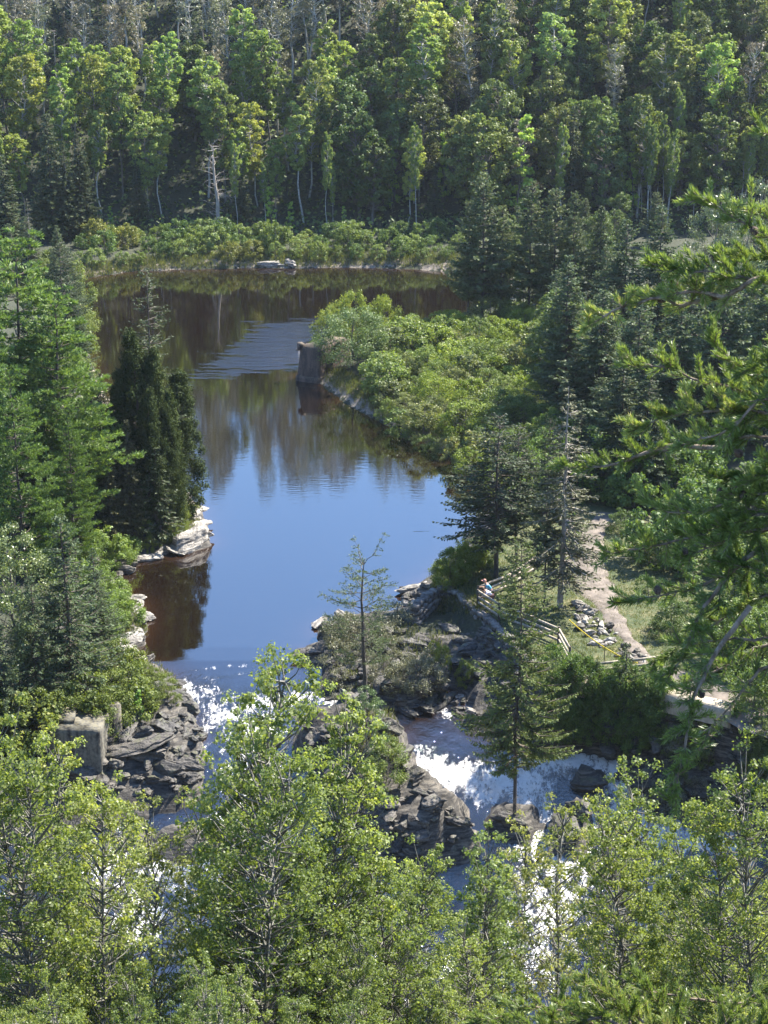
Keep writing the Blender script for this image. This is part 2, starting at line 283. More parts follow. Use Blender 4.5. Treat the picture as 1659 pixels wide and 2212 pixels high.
# ------------------------------------------------------------------ mesh building
def mesh_np(name, V, Q, mat, smooth=False):
    V = np.asarray(V, np.float32); Q = np.asarray(Q, np.int32); k = Q.shape[1]
    me = bpy.data.meshes.new(name); me.vertices.add(len(V)); me.vertices.foreach_set('co', V.ravel())
    me.loops.add(Q.size); me.loops.foreach_set('vertex_index', Q.ravel())
    me.polygons.add(len(Q)); me.polygons.foreach_set('loop_start', np.arange(0, Q.size, k, dtype=np.int32)); me.polygons.foreach_set('loop_total', np.full(len(Q), k, np.int32))
    if smooth: me.polygons.foreach_set('use_smooth', np.ones(len(Q), bool))
    me.update(calc_edges=True); me.materials.append(mat); return me
class Geo:                                          # collects quads
    def __init__(s): s.v = []; s.q = []; s.n = 0
    def add(s, V, Q): s.v.append(np.asarray(V, float)); s.q.append(np.asarray(Q, int)+s.n); s.n += len(V)
    def tube(s, pts, rad, sides=6):
        pts = np.asarray(pts, float); n = len(pts)
        tg = np.gradient(pts, axis=0); tg /= np.linalg.norm(tg, axis=1)[:, None]+1e-9
        up = np.array([0, 0, 1.0]) if abs(tg[0][2]) < 0.9 else np.array([1.0, 0, 0])
        a = np.cross(tg, up); a /= np.linalg.norm(a, axis=1)[:, None]+1e-9; b = np.cross(tg, a)
        th = np.arange(sides)*2*PI/sides
        ring = pts[:, None, :] + np.asarray(rad)[:, None, None]*(np.cos(th)[None, :, None]*a[:, None, :]+np.sin(th)[None, :, None]*b[:, None, :])
        i = np.arange(n-1)[:, None]*sides; j = np.arange(sides)[None, :]; jn = (j+1) % sides
        s.add(ring.reshape(-1, 3), np.stack([i+j, i+jn, i+sides+jn, i+sides+j], -1).reshape(-1, 4))
        # end cap
        e = ring[-1]; c = e.mean(0)
        for k in range(0, sides-1, 2): s.add([c, e[k], e[(k+1) % sides], e[(k+2) % sides]], [[0, 1, 2, 3]])
    def leaves(s, c, nrm, size, rg, asp=0.7, axis=None):
        n = len(c); nrm = nrm/(np.linalg.norm(nrm, axis=1)[:, None]+1e-9)
        r = rg.normal(size=(n, 3)) if axis is None else axis
        a = r-(r*nrm).sum(1)[:, None]*nrm; a /= np.linalg.norm(a, axis=1)[:, None]+1e-9; b = np.cross(nrm, a)
        sz = (np.asarray(size)*np.ones(n))[:, None]
        P = np.stack([c-a*sz*0.5, c+b*sz*0.5*asp-a*sz*0.06+nrm*sz*0.05, c+a*sz*0.5, c-b*sz*0.5*asp-a*sz*0.06+nrm*sz*0.05], 1)
        s.add(P.reshape(-1, 3), np.arange(4*n).reshape(-1, 4))
    def blades(s, c, d, L, W, rg):                  # long narrow leaves from c along d
        n = len(c); d = d/(np.linalg.norm(d, axis=1)[:, None]+1e-9)
        a = np.cross(d, rg.normal(size=(n, 3))); a /= np.linalg.norm(a, axis=1)[:, None]+1e-9
        L = (np.asarray(L)*np.ones(n))[:, None]; W = (np.asarray(W)*np.ones(n))[:, None]
        P = np.stack([c-a*W*0.35, c+d*L*0.55-a*W*0.5, c+d*L, c+d*L*0.5+a*W*0.5], 1)
        s.add(P.reshape(-1, 3), np.arange(4*n).reshape(-1, 4))
    def box(s, c, size, rot=0, tilt=None):
        sx, sy, sz = [v/2 for v in size]
        V = np.array([[x, y, z] for z in (-sz, sz) for y in (-sy, sy) for x in (-sx, sx)], float)
        c_, s_ = math.cos(rot), math.sin(rot); Rm = np.array([[c_, -s_, 0], [s_, c_, 0], [0, 0, 1]])
        V = V@Rm.T+np.asarray(c)
        s.add(V, [[0, 2, 3, 1], [4, 5, 7, 6], [0, 1, 5, 4], [2, 6, 7, 3], [0, 4, 6, 2], [1, 3, 7, 5]])
    def beam(s, p, q, wd, ht):
        p, q = np.asarray(p, float), np.asarray(q, float); d = q-p; d /= np.linalg.norm(d)
        a = np.cross(d, [0, 0, 1.0]); a /= np.linalg.norm(a); b = np.cross(a, d)
        V = [e+a*sx*wd/2+b*sy*ht/2 for e in (p, q) for sx, sy in ((-1, -1), (1, -1), (1, 1), (-1, 1))]
        s.add(V, [[3, 2, 1, 0], [4, 5, 6, 7], [0, 1, 5, 4], [1, 2, 6, 5], [2, 3, 7, 6], [3, 0, 4, 7]])
    def mesh(s, name, mat, smooth=False): return mesh_np(name, np.concatenate(s.v), np.concatenate(s.q), mat, smooth)

def thing(name, label, cat, loc=(0, 0, 0), rz=0.0, group=None, sc=None):
    o = bpy.data.objects.new(name, None); C.objects.link(o); o.location = loc; o.rotation_euler = (0, 0, rz); o.empty_display_size = 0.3
    if sc is not None: o.scale = sc
    o['label'] = label; o['category'] = cat
    if group: o['group'] = group
    return o
def part(name, me, parent, label=None):
    o = bpy.data.objects.new(name, me); C.objects.link(o); o.parent = parent
    if label: o['label'] = label
    return o
def solo(name, me, label, cat, loc=(0, 0, 0), rz=0.0, group=None, sc=None, rot=None):
    o = bpy.data.objects.new(name, me); C.objects.link(o); o.location = loc; o.rotation_euler = rot or (0, 0, rz)
    if sc is not None: o.scale = sc
    o['label'] = label; o['category'] = cat
    if group: o['group'] = group
    return o
def struct(name, me, kind='structure'):
    o = bpy.data.objects.new(name, me); C.objects.link(o); o['kind'] = kind; return o

# ------------------------------------------------------------------ ground and water sheets
def axis(parts):
    a = np.concatenate([np.arange(lo, hi, st) for lo, hi, st in parts]); return np.unique(np.round(a, 4))
def grid(xs, ys, zf):
    X, Y = np.meshgrid(xs, ys); Z = zf(X, Y); nx, ny = len(xs), len(ys)
    V = np.stack([X, Y, Z], -1).reshape(-1, 3)
    i = (np.arange(ny-1)[:, None]*nx+np.arange(nx-1)[None, :]).ravel()
    return V, np.stack([i, i+1, i+nx+1, i+nx], 1), X, Y, Z
def attr(me, name, vals):
    a = me.attributes.new(name, 'FLOAT', 'POINT'); a.data.foreach_set('value', np.asarray(vals, np.float32).ravel())
xs = axis([(-2400, -120, 190), (-120, -50, 3.5), (-50, 50, 0.5), (50, 122, 3.5), (120, 2500, 190)])
ys = axis([(-900, -20, 110), (-20, 78, 2.0), (78, 180, 0.45), (180, 340, 1.6), (340, 3400, 180)])
V, Q, X, Y, Z = grid(xs, ys, hgt)
gm = mesh_np('ground', V, Q, M['ground'], True)
S = land_sd(X, Y); PK = sdist(PARK, X, Y)
grassy = sstep(0, 1.5, PK)*0.95 + sstep(1.0, 3.0, S)*(Y > 120)*0.22*(PK < 0)
grassy = np.where(Y > 238, 0.1, grassy); grassy = np.where((X > 8)*(Y > 150), 0.1, grassy); grassy = np.where(Y < 75, 0.3, grassy)
rocky = (sstep(4.5, 1.0, S)*(Y < 150)*0.9 + (Y < 112)*(X < 10)*sstep(9, 3, S)*0.4)*(PK < 0.2)
sandy = sstep(2.2, 0.8, S)*(Y > 135)*0.8*sstep(-0.2, 0.3, S)
attr(gm, 'grassy', np.clip(grassy, 0, 1)); attr(gm, 'rocky', np.clip(rocky, 0, 1)); attr(gm, 'sandy', sandy)
struct('ground', gm)

def polydist(px, X, Y, w=True):
    P = np.array([atw(x, y) for x, y in px]); d = np.full(X.shape, 1e9)
    for (ax, ay), (bx, by) in zip(P[:-1], P[1:]):
        ex, ey = bx-ax, by-ay; t = np.clip(((X-ax)*ex+(Y-ay)*ey)/(ex*ex+ey*ey+1e-9), 0, 1)
        d = np.minimum(d, np.hypot(X-ax-t*ex, Y-ay-t*ey))
    return d
FOAM = [([(400,1480),(440,1498),(470,1520)], 1.3, 0.42), ([(470,1560),(560,1520),(650,1508),(740,1516)], 1.2, 0.72),
        ([(545,1570),(570,1660),(560,1760),(430,1880),(240,1870),(300,1990),(150,2060)], 2.2, 0.66),
        ([(912,1652),(960,1672),(1040,1692),(1140,1688)], 1.3, 1.05), ([(1170,1640),(1262,1640),(1335,1668),(1370,1725),(1330,1780),(1460,1805),(1580,1812)], 1.5, 1.0),
        ([(1130,1700),(1150,1780),(1190,1850),(1230,1890),(1190,1960),(1140,2080)], 2.0, 0.72), ([(940,1512),(955,1535),(975,1548)], 0.6, 0.5), ([(560,1700),(760,1990),(900,2100)], 2.0, 0.5)]
def foam_at(X, Y):
    f = np.zeros(X.shape)
    for px, r, k in FOAM: f = np.maximum(f, k*np.exp(-(polydist(px, X, Y)/r)**2))
    return f
def wsurf(X, Y):
    z = wz(Y); fl = sstep(108, 101, Y)
    rough = 0.10*nz(X, Y, 0.55, 1)+0.06*nz(X, Y, 0.27, 2)+0.04*nz(X, Y, 0.13, 3)
    f = foam_at(X, Y)
    return z + fl*rough*(0.35+1.3*f) + 0.03*f*np.sin(X*9+3*np.sin(Y*4))
wx = axis([(-400, -40, 20), (-40, 45, 0.22), (45, 420, 20)]); wy = axis([(50, 84, 0.8), (84, 111, 0.16), (111, 236, 2.0)])
V, Q, X, Y, Z = grid(wx, wy, wsurf)
wm = mesh_np('river', V, Q, M['water'], True)
fo = foam_at(X, Y)
sw = polydist([(375,1462),(420,1450),(480,1440),(540,1438),(558,1446),(500,1462),(440,1466)], X, Y); fo = np.maximum(fo, 0.28*np.exp(-(sw/0.25)**2))
S = land_sd(X, Y)
gx, gy = at(545, 765); rr = sdist(np.array([at(x, y) for x, y in [(400,822),(470,770),(545,700),(620,688),(700,690),(700,760),(655,800),(560,806),(480,812)]]), X, Y)
attr(wm, 'foam', fo); attr(wm, 'ruffle', sstep(-5.0, 6.5, rr)*1.0); attr(wm, 'flow', sstep(109, 103, Y)*(0.3+0.7*np.clip(fo*1.6, 0, 1)))
attr(wm, 'shallow', np.exp(-np.clip(-S, 0, 99)/0.8)*0.8*(Y > 99))
struct('river', wm)

# ------------------------------------------------------------------ tree kinds
def broadleaf(seed, H, base, Rc, nclump, per, leaf, mat, bark, shape='round', tr=0.16, clr=(0.24, 0.40), flat=0.75, lean=0.0, branches=True, up=0.35, asp=0.75):
    rg = np.random.default_rng(seed); T = Geo(); L = Geo()
    n = 9; tt = np.linspace(0, 1, n); wob = np.cumsum(rg.normal(0, 0.012*H, (n, 2)), 0); wob -= wob[0]
    tp = np.stack([wob[:, 0]+lean*H*tt, wob[:, 1], tt*H*0.93], 1)
    T.tube(tp, tr*(1-0.88*tt)+0.012, 7)
    def trunk_at(z):
        f = np.clip(z/(H*0.93), 0, 1); return np.array([np.interp(f, tt, tp[:, k]) for k in range(3)])
    for i in range(nclump):
        t = ((i+rg.random())/nclump)
        if shape == 'round': pr = math.sqrt(max(0.03, 1-(2*t-0.85)**2/1.35))
        elif shape == 'tall': pr = (0.35+0.9*t)*(1 if t < 0.5 else max(0.12, 1-((t-0.5)/0.53)**2*0.9))
        elif shape == 'cone': pr = max(0.1, 1-t)*0.95+0.08
        elif shape == 'cone2': pr = max(0.06, (1-t)**0.6)*min(1, 0.62+1.6*t)
        else: pr = max(0.15, 1-t*t)
        ang = i*2.399+rg.normal(0, 0.5); rad = Rc*pr*(0.35+0.65*rg.random()**0.6)
        z = H*(base+(1-base)*t*0.96); c0 = trunk_at(z)
        c = c0+np.array([math.cos(ang)*rad, math.sin(ang)*rad, rg.normal(0, 0.03*H)])
        cr = Rc*rg.uniform(*clr)*(0.65+0.35*pr)
        if branches:
            z0 = max(H*base*0.8, z-rad*rg.uniform(0.5, 1.1)); p0 = trunk_at(z0); mid = (p0+c)/2+np.array([0, 0, -0.08*rad])+rg.normal(0, 0.05*rad+0.01, 3)
            T.tube([p0, mid, c], [0.035*H/12*tr/0.16+0.008, 0.02*H/12*tr/0.16+0.006, 0.006], 4)
        k = max(4, int(per*rg.uniform(0.6, 1.4)))
        d = rg.normal(size=(k, 3)); d /= np.linalg.norm(d, axis=1)[:, None]; rr_ = rg.random(k)**0.45
        p = c+d*rr_[:, None]*cr*np.array([1, 1, flat])*(1+0.35*np.sin(d[:, :1]*5+seed)*np.sin(d[:, 1:2]*6+i))
        nr = d*0.7+rg.normal(0, 0.65, (k, 3))+np.array([0, 0, up])
        L.leaves(p, nr, leaf*rg.uniform(0.6, 1.35, k), rg, asp)
    nm = mat.name+'_%d' % seed
    return T.mesh('trunk', bark, True), L.mesh('crown', mat), H
def conifer(seed, H, Rc, base, levels, mat, bark, droop=0.25, upt=0.15, step=0.22, tw=0.45, twl=0.30, tww=0.085, sub=3, tr=0.16, power=0.85, irregular=0.2, gaps=0.0, nb=6, stubs=0):
    rg = np.random.default_rng(seed); T = Geo(); L = Geo()
    tt = np.linspace(0, 1, 10); wob = np.cumsum(rg.normal(0, 0.004*H, (10, 2)), 0); tp = np.stack([wob[:, 0], wob[:, 1], tt*H], 1)
    T.tube(tp, tr*(1-tt)**0.9+0.012, 7)
    cs, ds, ls = [], [], []
    for lv in range(levels):
        t = (lv+rg.random()*0.7)/levels; z = H*(base+(1-base)*t)
        if rg.random() < gaps: continue
        for b in range(nb):
            a = rg.random()*2*PI; Lb = Rc*((1-t)**power*(1+rg.normal(0, irregular))+0.03)
            if t < 0.12: Lb *= 0.55+3*t
            if Lb < 0.12: Lb = 0.12
            n = max(2, int(Lb/step)); s = np.linspace(0, 1, n+1)[1:]
            dirv = np.array([math.cos(a), math.sin(a), 0])
            px = s*Lb; pz = -droop*Lb*s**1.2+upt*Lb*s**3+ (0.35*Lb*s if t > 0.85 else 0)
            x0 = np.interp(z, tp[:, 2], tp[:, 0]); y0 = np.interp(z, tp[:, 2], tp[:, 1])
            P = np.array([x0, y0, z])+px[:, None]*dirv+np.stack([0*s, 0*s, pz], 1)
            if Lb > 0.5: T.tube(np.vstack([[x0, y0, z], P[len(P)//2], P[-1]]), [0.012+0.012*Lb, 0.012+0.006*Lb, 0.006], 3)
            side = np.array([-dirv[1], dirv[0], 0])
            for k in range(len(P)):
                if s[k] < 0.18 and Lb > 1: continue
                tl = twl*(0.55+tw*Lb*(1.05-s[k]))
                for q in range(sub):
                    sg = 1 if (q+k) % 2 else -1
                    v = dirv*rg.uniform(0.5, 1.1)+side*sg*rg.uniform(0.15, 1.1)+np.array([0, 0, rg.normal(-0.12, 0.28)])
                    cs.append(P[k]+rg.normal(0, 0.03, 3)); ds.append(v); ls.append(tl*rg.uniform(0.7, 1.2))
                    if tl > 0.35:
                        cs.append(P[k]+v/np.linalg.norm(v)*tl*0.5); ds.append(v+side*rg.normal(0, 0.9)+np.array([0, 0, rg.normal(-0.1, 0.4)])); ls.append(tl*0.6)
    for _ in range(stubs):
        z = H*base*rg.uniform(0.25, 1); a = rg.random()*6.28; l = rg.uniform(0.3, 1.0)
        T.tube([[0, 0, z], [math.cos(a)*l, math.sin(a)*l, z-0.1*l]], [0.02, 0.006], 3)
    L.blades(np.array(cs), np.array(ds), np.array(ls), tww*rg.uniform(0.7, 1.3, len(ls)), rg)
    return T.mesh('trunk', bark, True), L.mesh('crown', mat), H
def tufted(seed, H, Rc, base, levels, mat, bark, nb=5, step=0.35, bl=0.26, bw=0.03, nbl=9, rise=0.12, tr=0.2, crook=0.04, gaps=0.0, power=0.55, spread=0.55, sidel=0.35):
    """pines: branches held out flat, tufts of long needles along the outer part"""
    rg = np.random.default_rng(seed); T = Geo(); L = Geo(); cs, ds = [], []
    n = 10; tt = np.linspace(0, 1, n); wob = np.cumsum(rg.normal(0, crook*0.12*H, (n, 2)), 0); wob -= wob[0]; tp = np.stack([wob[:, 0], wob[:, 1], tt*H], 1)
    T.tube(tp, tr*(1-tt)**0.8+0.015, 7)
    for lv in range(levels):
        t = (lv+0.3*rg.random())/levels; z = H*(base+(1-base)*t)
        if rg.random() < gaps: continue
        o = np.array([np.interp(z, tp[:, 2], tp[:, 0]), np.interp(z, tp[:, 2], tp[:, 1]), z]); a0 = rg.random()*6.28
        for b in range(nb):
            a = a0+b*2*PI/nb+rg.normal(0, 0.25); Lb = Rc*((1-t)**power)*rg.uniform(0.55, 1.12)*(0.7 if t < 0.1 else 1)+0.25
            dv = np.array([math.cos(a), math.sin(a), 0]); side = np.array([-dv[1], dv[0], 0]); k = max(2, int(Lb/step))
            s = np.linspace(0, 1, k+1); wav = np.cumsum(rg.normal(0, crook*Lb, k+1)); wav -= wav[0]
            P = o+(s*Lb)[:, None]*dv+np.stack([0*s, 0*s, rise*Lb*(1.6*s-1.0*s**2+0.9*s**4)+(0.9*s*Lb if t > 0.9 else 0)+wav*0.6], 1)+wav[:, None]*side
            T.tube(P, np.linspace(0.012+0.012*Lb, 0.007, k+1), 4)
            for j in range(1, k+1):
                if s[j] < 0.3: continue
                for sg in (-1, 1):
                    sl = sidel*Lb*(1.1-s[j])+0.15; m = max(1, int(sl/(step*0.8)))
                    sd = (dv*0.7+side*sg*rg.uniform(0.6, 1.1)+np.array([0, 0, rg.uniform(0.05, 0.35)])); sd /= np.linalg.norm(sd)
                    if sl > 0.3: T.tube([P[j], P[j]+sd*sl], [0.008, 0.004], 3)
                    for q in range(m+1):
                        c = P[j]+sd*sl*(q+1)/(m+1); v = sd+np.array([0, 0, 0.5])
                        d = v+rg.normal(0, spread, (nbl, 3)); cs.append(np.repeat(c[None], nbl, 0)+rg.normal(0, 0.04, (nbl, 3))); ds.append(d)
                d = dv+np.array([0, 0, 0.5])+rg.normal(0, spread, (nbl, 3)); cs.append(np.repeat(P[j][None], nbl, 0)+rg.normal(0, 0.04, (nbl, 3))); ds.append(d)
    cs, ds = np.concatenate(cs), np.concatenate(ds)
    L.blades(cs, ds, bl*rg.uniform(0.6, 1.2, len(cs)), bw*rg.uniform(0.7, 1.4, len(cs)), rg)
    return T.mesh('trunk', bark, True), L.mesh('crown', mat), H
def dead_tree(seed, H, mat, nb=26, spread=0.28, tr=0.2, lean=0.03):
    rg = np.random.default_rng(seed); T = Geo(); B = Geo(); tt = np.linspace(0, 1, 9); wob = np.cumsum(rg.normal(0, 0.008*H, (9, 2)), 0); wob -= wob[0]
    tp = np.stack([wob[:, 0]-lean*H*tt, wob[:, 1], tt*H], 1); T.tube(tp, tr*(1-tt)**0.8+0.02, 7)
    for i in range(nb):
        t = rg.uniform(0.15, 0.98); z = t*H; o = np.array([np.interp(z, tp[:, 2], tp[:, 0]), np.interp(z, tp[:, 2], tp[:, 1]), z]); a = rg.random()*6.28; l = H*spread*rg.uniform(0.3, 1)*(1.1-t*0.6)
        d = np.array([math.cos(a), math.sin(a), rg.uniform(-0.3, 0.8)]); P = [o]
        for k in range(4): d = d+rg.normal(0, 0.25, 3); d /= np.linalg.norm(d); P.append(P[-1]+d*l/4)
        B.tube(P, np.linspace(0.05, 0.008, 5)*H/14, 4)
        for k in (1, 2, 3):
            e = d+rg.normal(0, 0.7, 3); e /= np.linalg.norm(e); B.tube([P[k], P[k]+e*l*0.2, P[k]+(e+rg.normal(0, 0.3, 3))*l*0.38], [0.02, 0.012, 0.005], 3)
    return T.mesh('trunk', mat, True), B.mesh('branches', mat, True), H

def put(kind, name, label, cat, x, y, ytop=None, H=None, wf=1.0, group=None, tint=(1, 1, 1), rz=None, z=None, xy=None, crown='crown', dz=-0.15):
    """a tree of a kind standing where the ground is seen at (x, y); its height from the picture height of its top"""
    tr, cr, H0 = kind
    if xy is None: X, Y, Z = on(x, y)
    else: X, Y = xy; Z = h1(X, Y)
    if z is not None: Z = z
    if ytop is not None: H = topz(Y, ytop)-Z
    s = H/H0; r_ = rnd.uniform(0, 6.28) if rz is None else rz
    t = thing(name, label, cat, (X, Y, Z+dz), r_, group, (s*wf, s*wf, s))
    part('trunk', tr, t); c = part(crown, cr, t); c.color = (*tint, 1)
    return t
rnd = random.Random(7)

K = {}
K['aspen'] = [broadleaf(100+i, 17, [0.34, 0.42, 0.28, 0.48, 0.38, 0.3][i], [2.7, 2.3, 3.0, 2.1, 2.5, 2.8][i], 92, 92, 0.31, M['aspen'], M['pale' if i % 2 else 'bark'], 'tall', 0.12, (0.15, 0.28)) for i in range(6)]
K['maple'] = [broadleaf(120+i, 14, 0.22, [3.2, 3.6, 2.9, 3.3][i], 110, 105, 0.29, M['maple'], M['bark'], 'round', 0.2, (0.14, 0.26)) for i in range(4)]
K['sparse'] = [broadleaf(140+i, 17, 0.35, [2.3, 2.7, 2.0, 2.4][i], 70, 52, 0.2, M['sparse'], M['pale'], 'tall', 0.13, (0.16, 0.32)) for i in range(4)]
K['young'] = [broadleaf(160+i, 8, 0.12, 1.3, 24, 60, 0.24, M['aspen'], M['bark'], 'cone', 0.07) for i in range(3)]
K['shrub'] = [broadleaf(180+i, 3, 0.05, 1.9, 26, 130, 0.19, M['shrub'], M['bark'], 'round', 0.05, (0.2, 0.38), up=0.5) for i in range(6)]
K['fineshrub'] = [broadleaf(200+i, 3, 0.05, 1.7, 34, 150, 0.11, M['shrub'], M['bark'], 'round', 0.04, (0.2, 0.36), up=0.5) for i in range(4)]
K['brush'] = [broadleaf(210+i, 2, 0.0, 1.5, 22, 90, 0.09, M['sparse'], M['dark'], 'round', 0.03, (0.2, 0.4)) for i in range(3)]
K['willow'] = [broadleaf(220+i, 9, 0.08, 2.7, 70, 150, 0.13, M['willow'], M['bark'], 'round', 0.12, (0.16, 0.28)) for i in range(3)]
K['bigbush'] = [broadleaf(230, 5, 0.0, 3.4, 60, 260, 0.13, M['maple'], M['dark'], 'round', 0.1, (0.2, 0.32), up=0.6)]
K['spruce'] = [conifer(300+i, 14, [2.7, 3.1, 2.5][i], 0.04, 50, M['spruce'], M['dark'], 0.3, 0.2, twl=0.42, tww=0.2, nb=7) for i in range(3)]
K['jackfar'] = [conifer(310+i, 13, [2.6, 2.9, 2.4][i], 0.2, 38, M['jpine'], M['dark'], -0.05, 0.1, irregular=0.35, power=0.6, twl=0.42, tww=0.2, gaps=0.06, step=0.24, sub=3, nb=7) for i in range(3)]
K['larch'] = [conifer(320+i, 14, [3.1, 3.5, 2.9][i], 0.04, 52, M['larch'], M['dark'], 0.08, 0.15, tww=0.16, twl=0.42, power=0.75, irregular=0.3, sub=3, nb=7) for i in range(3)]
K['openspruce'] = [conifer(330+i, 15, [3.2, 3.5][i], 0.22, 34, M['spruce'], M['dark'], 0.12, 0.2, irregular=0.4, gaps=0.08, nb=6, power=0.6, tww=0.14, twl=0.36, stubs=10) for i in range(2)]
K['topspruce'] = [conifer(335, 18, 2.6, 0.3, 34, M['spruce'], M['dark'], -0.05, 0.12, irregular=0.35, gaps=0.15, nb=5, power=0.7, tww=0.10, twl=0.34, sub=3)]
K['nearspruce'] = [conifer(340, 18, 3.9, 0.2, 52, M['jpine'], M['dark'], 0.18, 0.25, irregular=0.4, gaps=0.08, nb=5, power=0.6, tww=0.11, twl=0.32, step=0.19, sub=4, stubs=26)]
K['youngspruce'] = [conifer(345+i, 5, 1.2, 0.03, 26, M['spruce'], M['dark'], 0.15, 0.15, twl=0.26, tww=0.09, step=0.14) for i in range(2)]
K['leftspruce'] = [conifer(350+i, 11, 2.9, 0.03, 44, M['larch'], M['dark'], 0.12, 0.2, irregular=0.25, tww=0.10, twl=0.3, step=0.18, sub=4) for i in range(2)]
K['deadspruce'] = [conifer(360, 14, 2.2, 0.1, 36, M['deadneedle'], M['deadwood'], 0.3, 0.15, irregular=0.3, sub=4, tww=0.10, twl=0.36)]
K['wpine'] = [tufted(370+i, 21, [5.0, 4.6, 4.4][i], 0.16, 21, M['wpine'], M['dark'], nb=6, step=0.42, bl=0.36, bw=0.085, nbl=11) for i in range(3)]
K['cedar'] = [broadleaf(380+i, 14, 0.03, [3.0, 2.7, 2.9][i], 190, 170, 0.2, M['cedar'], M['dark'], 'cone2', 0.2, (0.17, 0.28), 1.2, branches=False, asp=0.5) for i in range(3)]
K['jack'] = [tufted(390, 12.5, 1.9, 0.42, 15, M['jpine'], M['dark'], nb=3, step=0.22, bl=0.15, bw=0.035, nbl=7, rise=0.3, tr=0.13, crook=0.07, power=0.3, sidel=0.25)]
K['snag'] = [dead_tree(400+i, 14, M['deadwood'], [44, 18, 14][i], [0.32, 0.16, 0.12][i], tr=[.36, .2, .2][i]) for i in range(3)]
K['near'] = [broadleaf(420+i, 18, [0.12, 0.18, 0.1, 0.15, 0.12][i], [2.1, 1.8, 2.3, 1.9, 2.4][i], 310, 66, 0.094, M['near'], M['poplar'], 'tall', 0.07, (0.09, 0.19)) for i in range(5)]
K['nearopen'] = [broadleaf(440+i, 18, [0.15, 0.2][i], [2.2, 1.9][i], 220, 42, 0.094, M['near'], M['poplar'], 'tall', 0.06, (0.09, 0.2)) for i in range(2)]

# ------------------------------------------------------------------ far forest on the slope beyond the lake
nfor = 0
ORD = 'first second third fourth fifth sixth seventh eighth ninth tenth eleventh twelfth thirteenth fourteenth fifteenth sixteenth seventeenth eighteenth nineteenth twentieth'.split()
ORD = ORD + ['twenty-'+o for o in ORD[:9]] + ['thirtieth'] + ['thirty-'+o for o in ORD[:9]] + ['fortieth'] + ['forty-'+o for o in ORD[:9]] + ['fiftieth'] + ['fifty-'+o for o in ORD[:9]] + ['sixtieth'] + ['sixty-'+o for o in ORD[:9]]
ROWN = ['front'] + ORD[1:]
for r_, Y in enumerate([243, 248, 253.5, 259, 265, 271, 277.5, 284, 291, 298, 306]):
    halfw = 829.5/F*(Y*cp+45*sp) + 5
    ncol = int(2*halfw/4.5)
    for c_ in range(ncol+1):
        X = -halfw+2*halfw*c_/ncol+rnd.uniform(-1.9, 1.9); Yj = Y+rnd.uniform(-2.2, 2.2); Z = h1(X, Yj)
        u = pix(X, Yj, Z+14)[0]; v = pix(X, Yj, Z+14)[1]
        left = 'left' if u < 500 else ('right' if u > 1150 else 'middle')
        rowt = 'front row at the foot of the slope' if r_ < 2 else ('middle rows of the slope' if r_ < 6 else 'upper rows of the slope')
        pm = 0.7 if (u > 760 and v < 270) else 0.1
        if Yj < 245 and abs(u-456) < 28: continue
        ps = 0.9 if (v < 62 and u < 780) else (0.5 if (v < 20 and u < 1050) else 0.06)
        q = rnd.random()
        if rnd.random() < ps: kind, col, base, hh, nm = K['sparse'], 'thin olive tree', 'sparse', rnd.uniform(15, 19), 'birch_tree'
        elif q < pm: kind, col, base, hh, nm = K['maple'], 'dark round tree', 'maple', rnd.uniform(11.5, 15), 'maple_tree'
        else: kind, col, base, hh, nm = K['aspen'], 'bright tall tree', 'aspen', rnd.uniform(13, 19), 'aspen_tree'
        if r_ == 0: hh = rnd.uniform(11, 16.5)
        side = {'left': 'left of the dead tree', 'middle': 'above the far lakeshore', 'right': 'behind the dark spruces on the right'}[left]
        g_ = rnd.uniform(0.8, 1.3)
        tint = (g_*rnd.uniform(0.9, 1.2), g_, g_*rnd.uniform(0.8, 1.1))
        if base == 'aspen' and u < 1000 and r_ < 6: tint = (tint[0]*1.18, tint[1]*1.15, tint[2]*1.1)
        put(kind[rnd.randrange(len(kind))], nm, f'{col}, {ORD[c_]} from left in {ROWN[r_]} row of far forest', 'tree', 0, 0, H=hh, xy=(X, Yj), group=f'{base} trees of the far forest', tint=tint, wf=rnd.uniform(0.9, 1.2))
        nfor += 1
# dark conifers and saplings of the forest edge
for i, (x, yb, yt, wf, lab) in enumerate([(120, 520, 240, 1.0, 'tall dark spruce at the left end of the far shore'), (182, 515, 285, .9, 'dark spruce right of the tallest one on the left far shore'),
        (150, 520, 300, .8, 'slim dark spruce between the two tall ones on the left far shore'), (20, 560, 330, 1.2, 'broad spruce against the left edge beyond the lake'), (1232, 470, 222, .9, 'lone dark spruce rising among leafy trees on the right slope'),
        (650, 470, 300, .7, 'narrow shaded spruce behind the yellow green sapling'), (940, 480, 360, 1, 'shaded spruce at the foot of the forest, middle right'), (520, 480, 330, .8, 'shaded spruce right of the dead grey tree'), (300, 480, 330, .9, 'shaded spruce at the forest foot left of the dead tree'),
        (430, 300, 20, .7, 'dark spruce top among thin trees high on the left slope'), (1500, 400, 120, .9, 'dark spruce high on the right slope')]):
    put(K['spruce'][i % 3], 'spruce_tree', lab, 'tree', x, yb, yt, wf=wf)
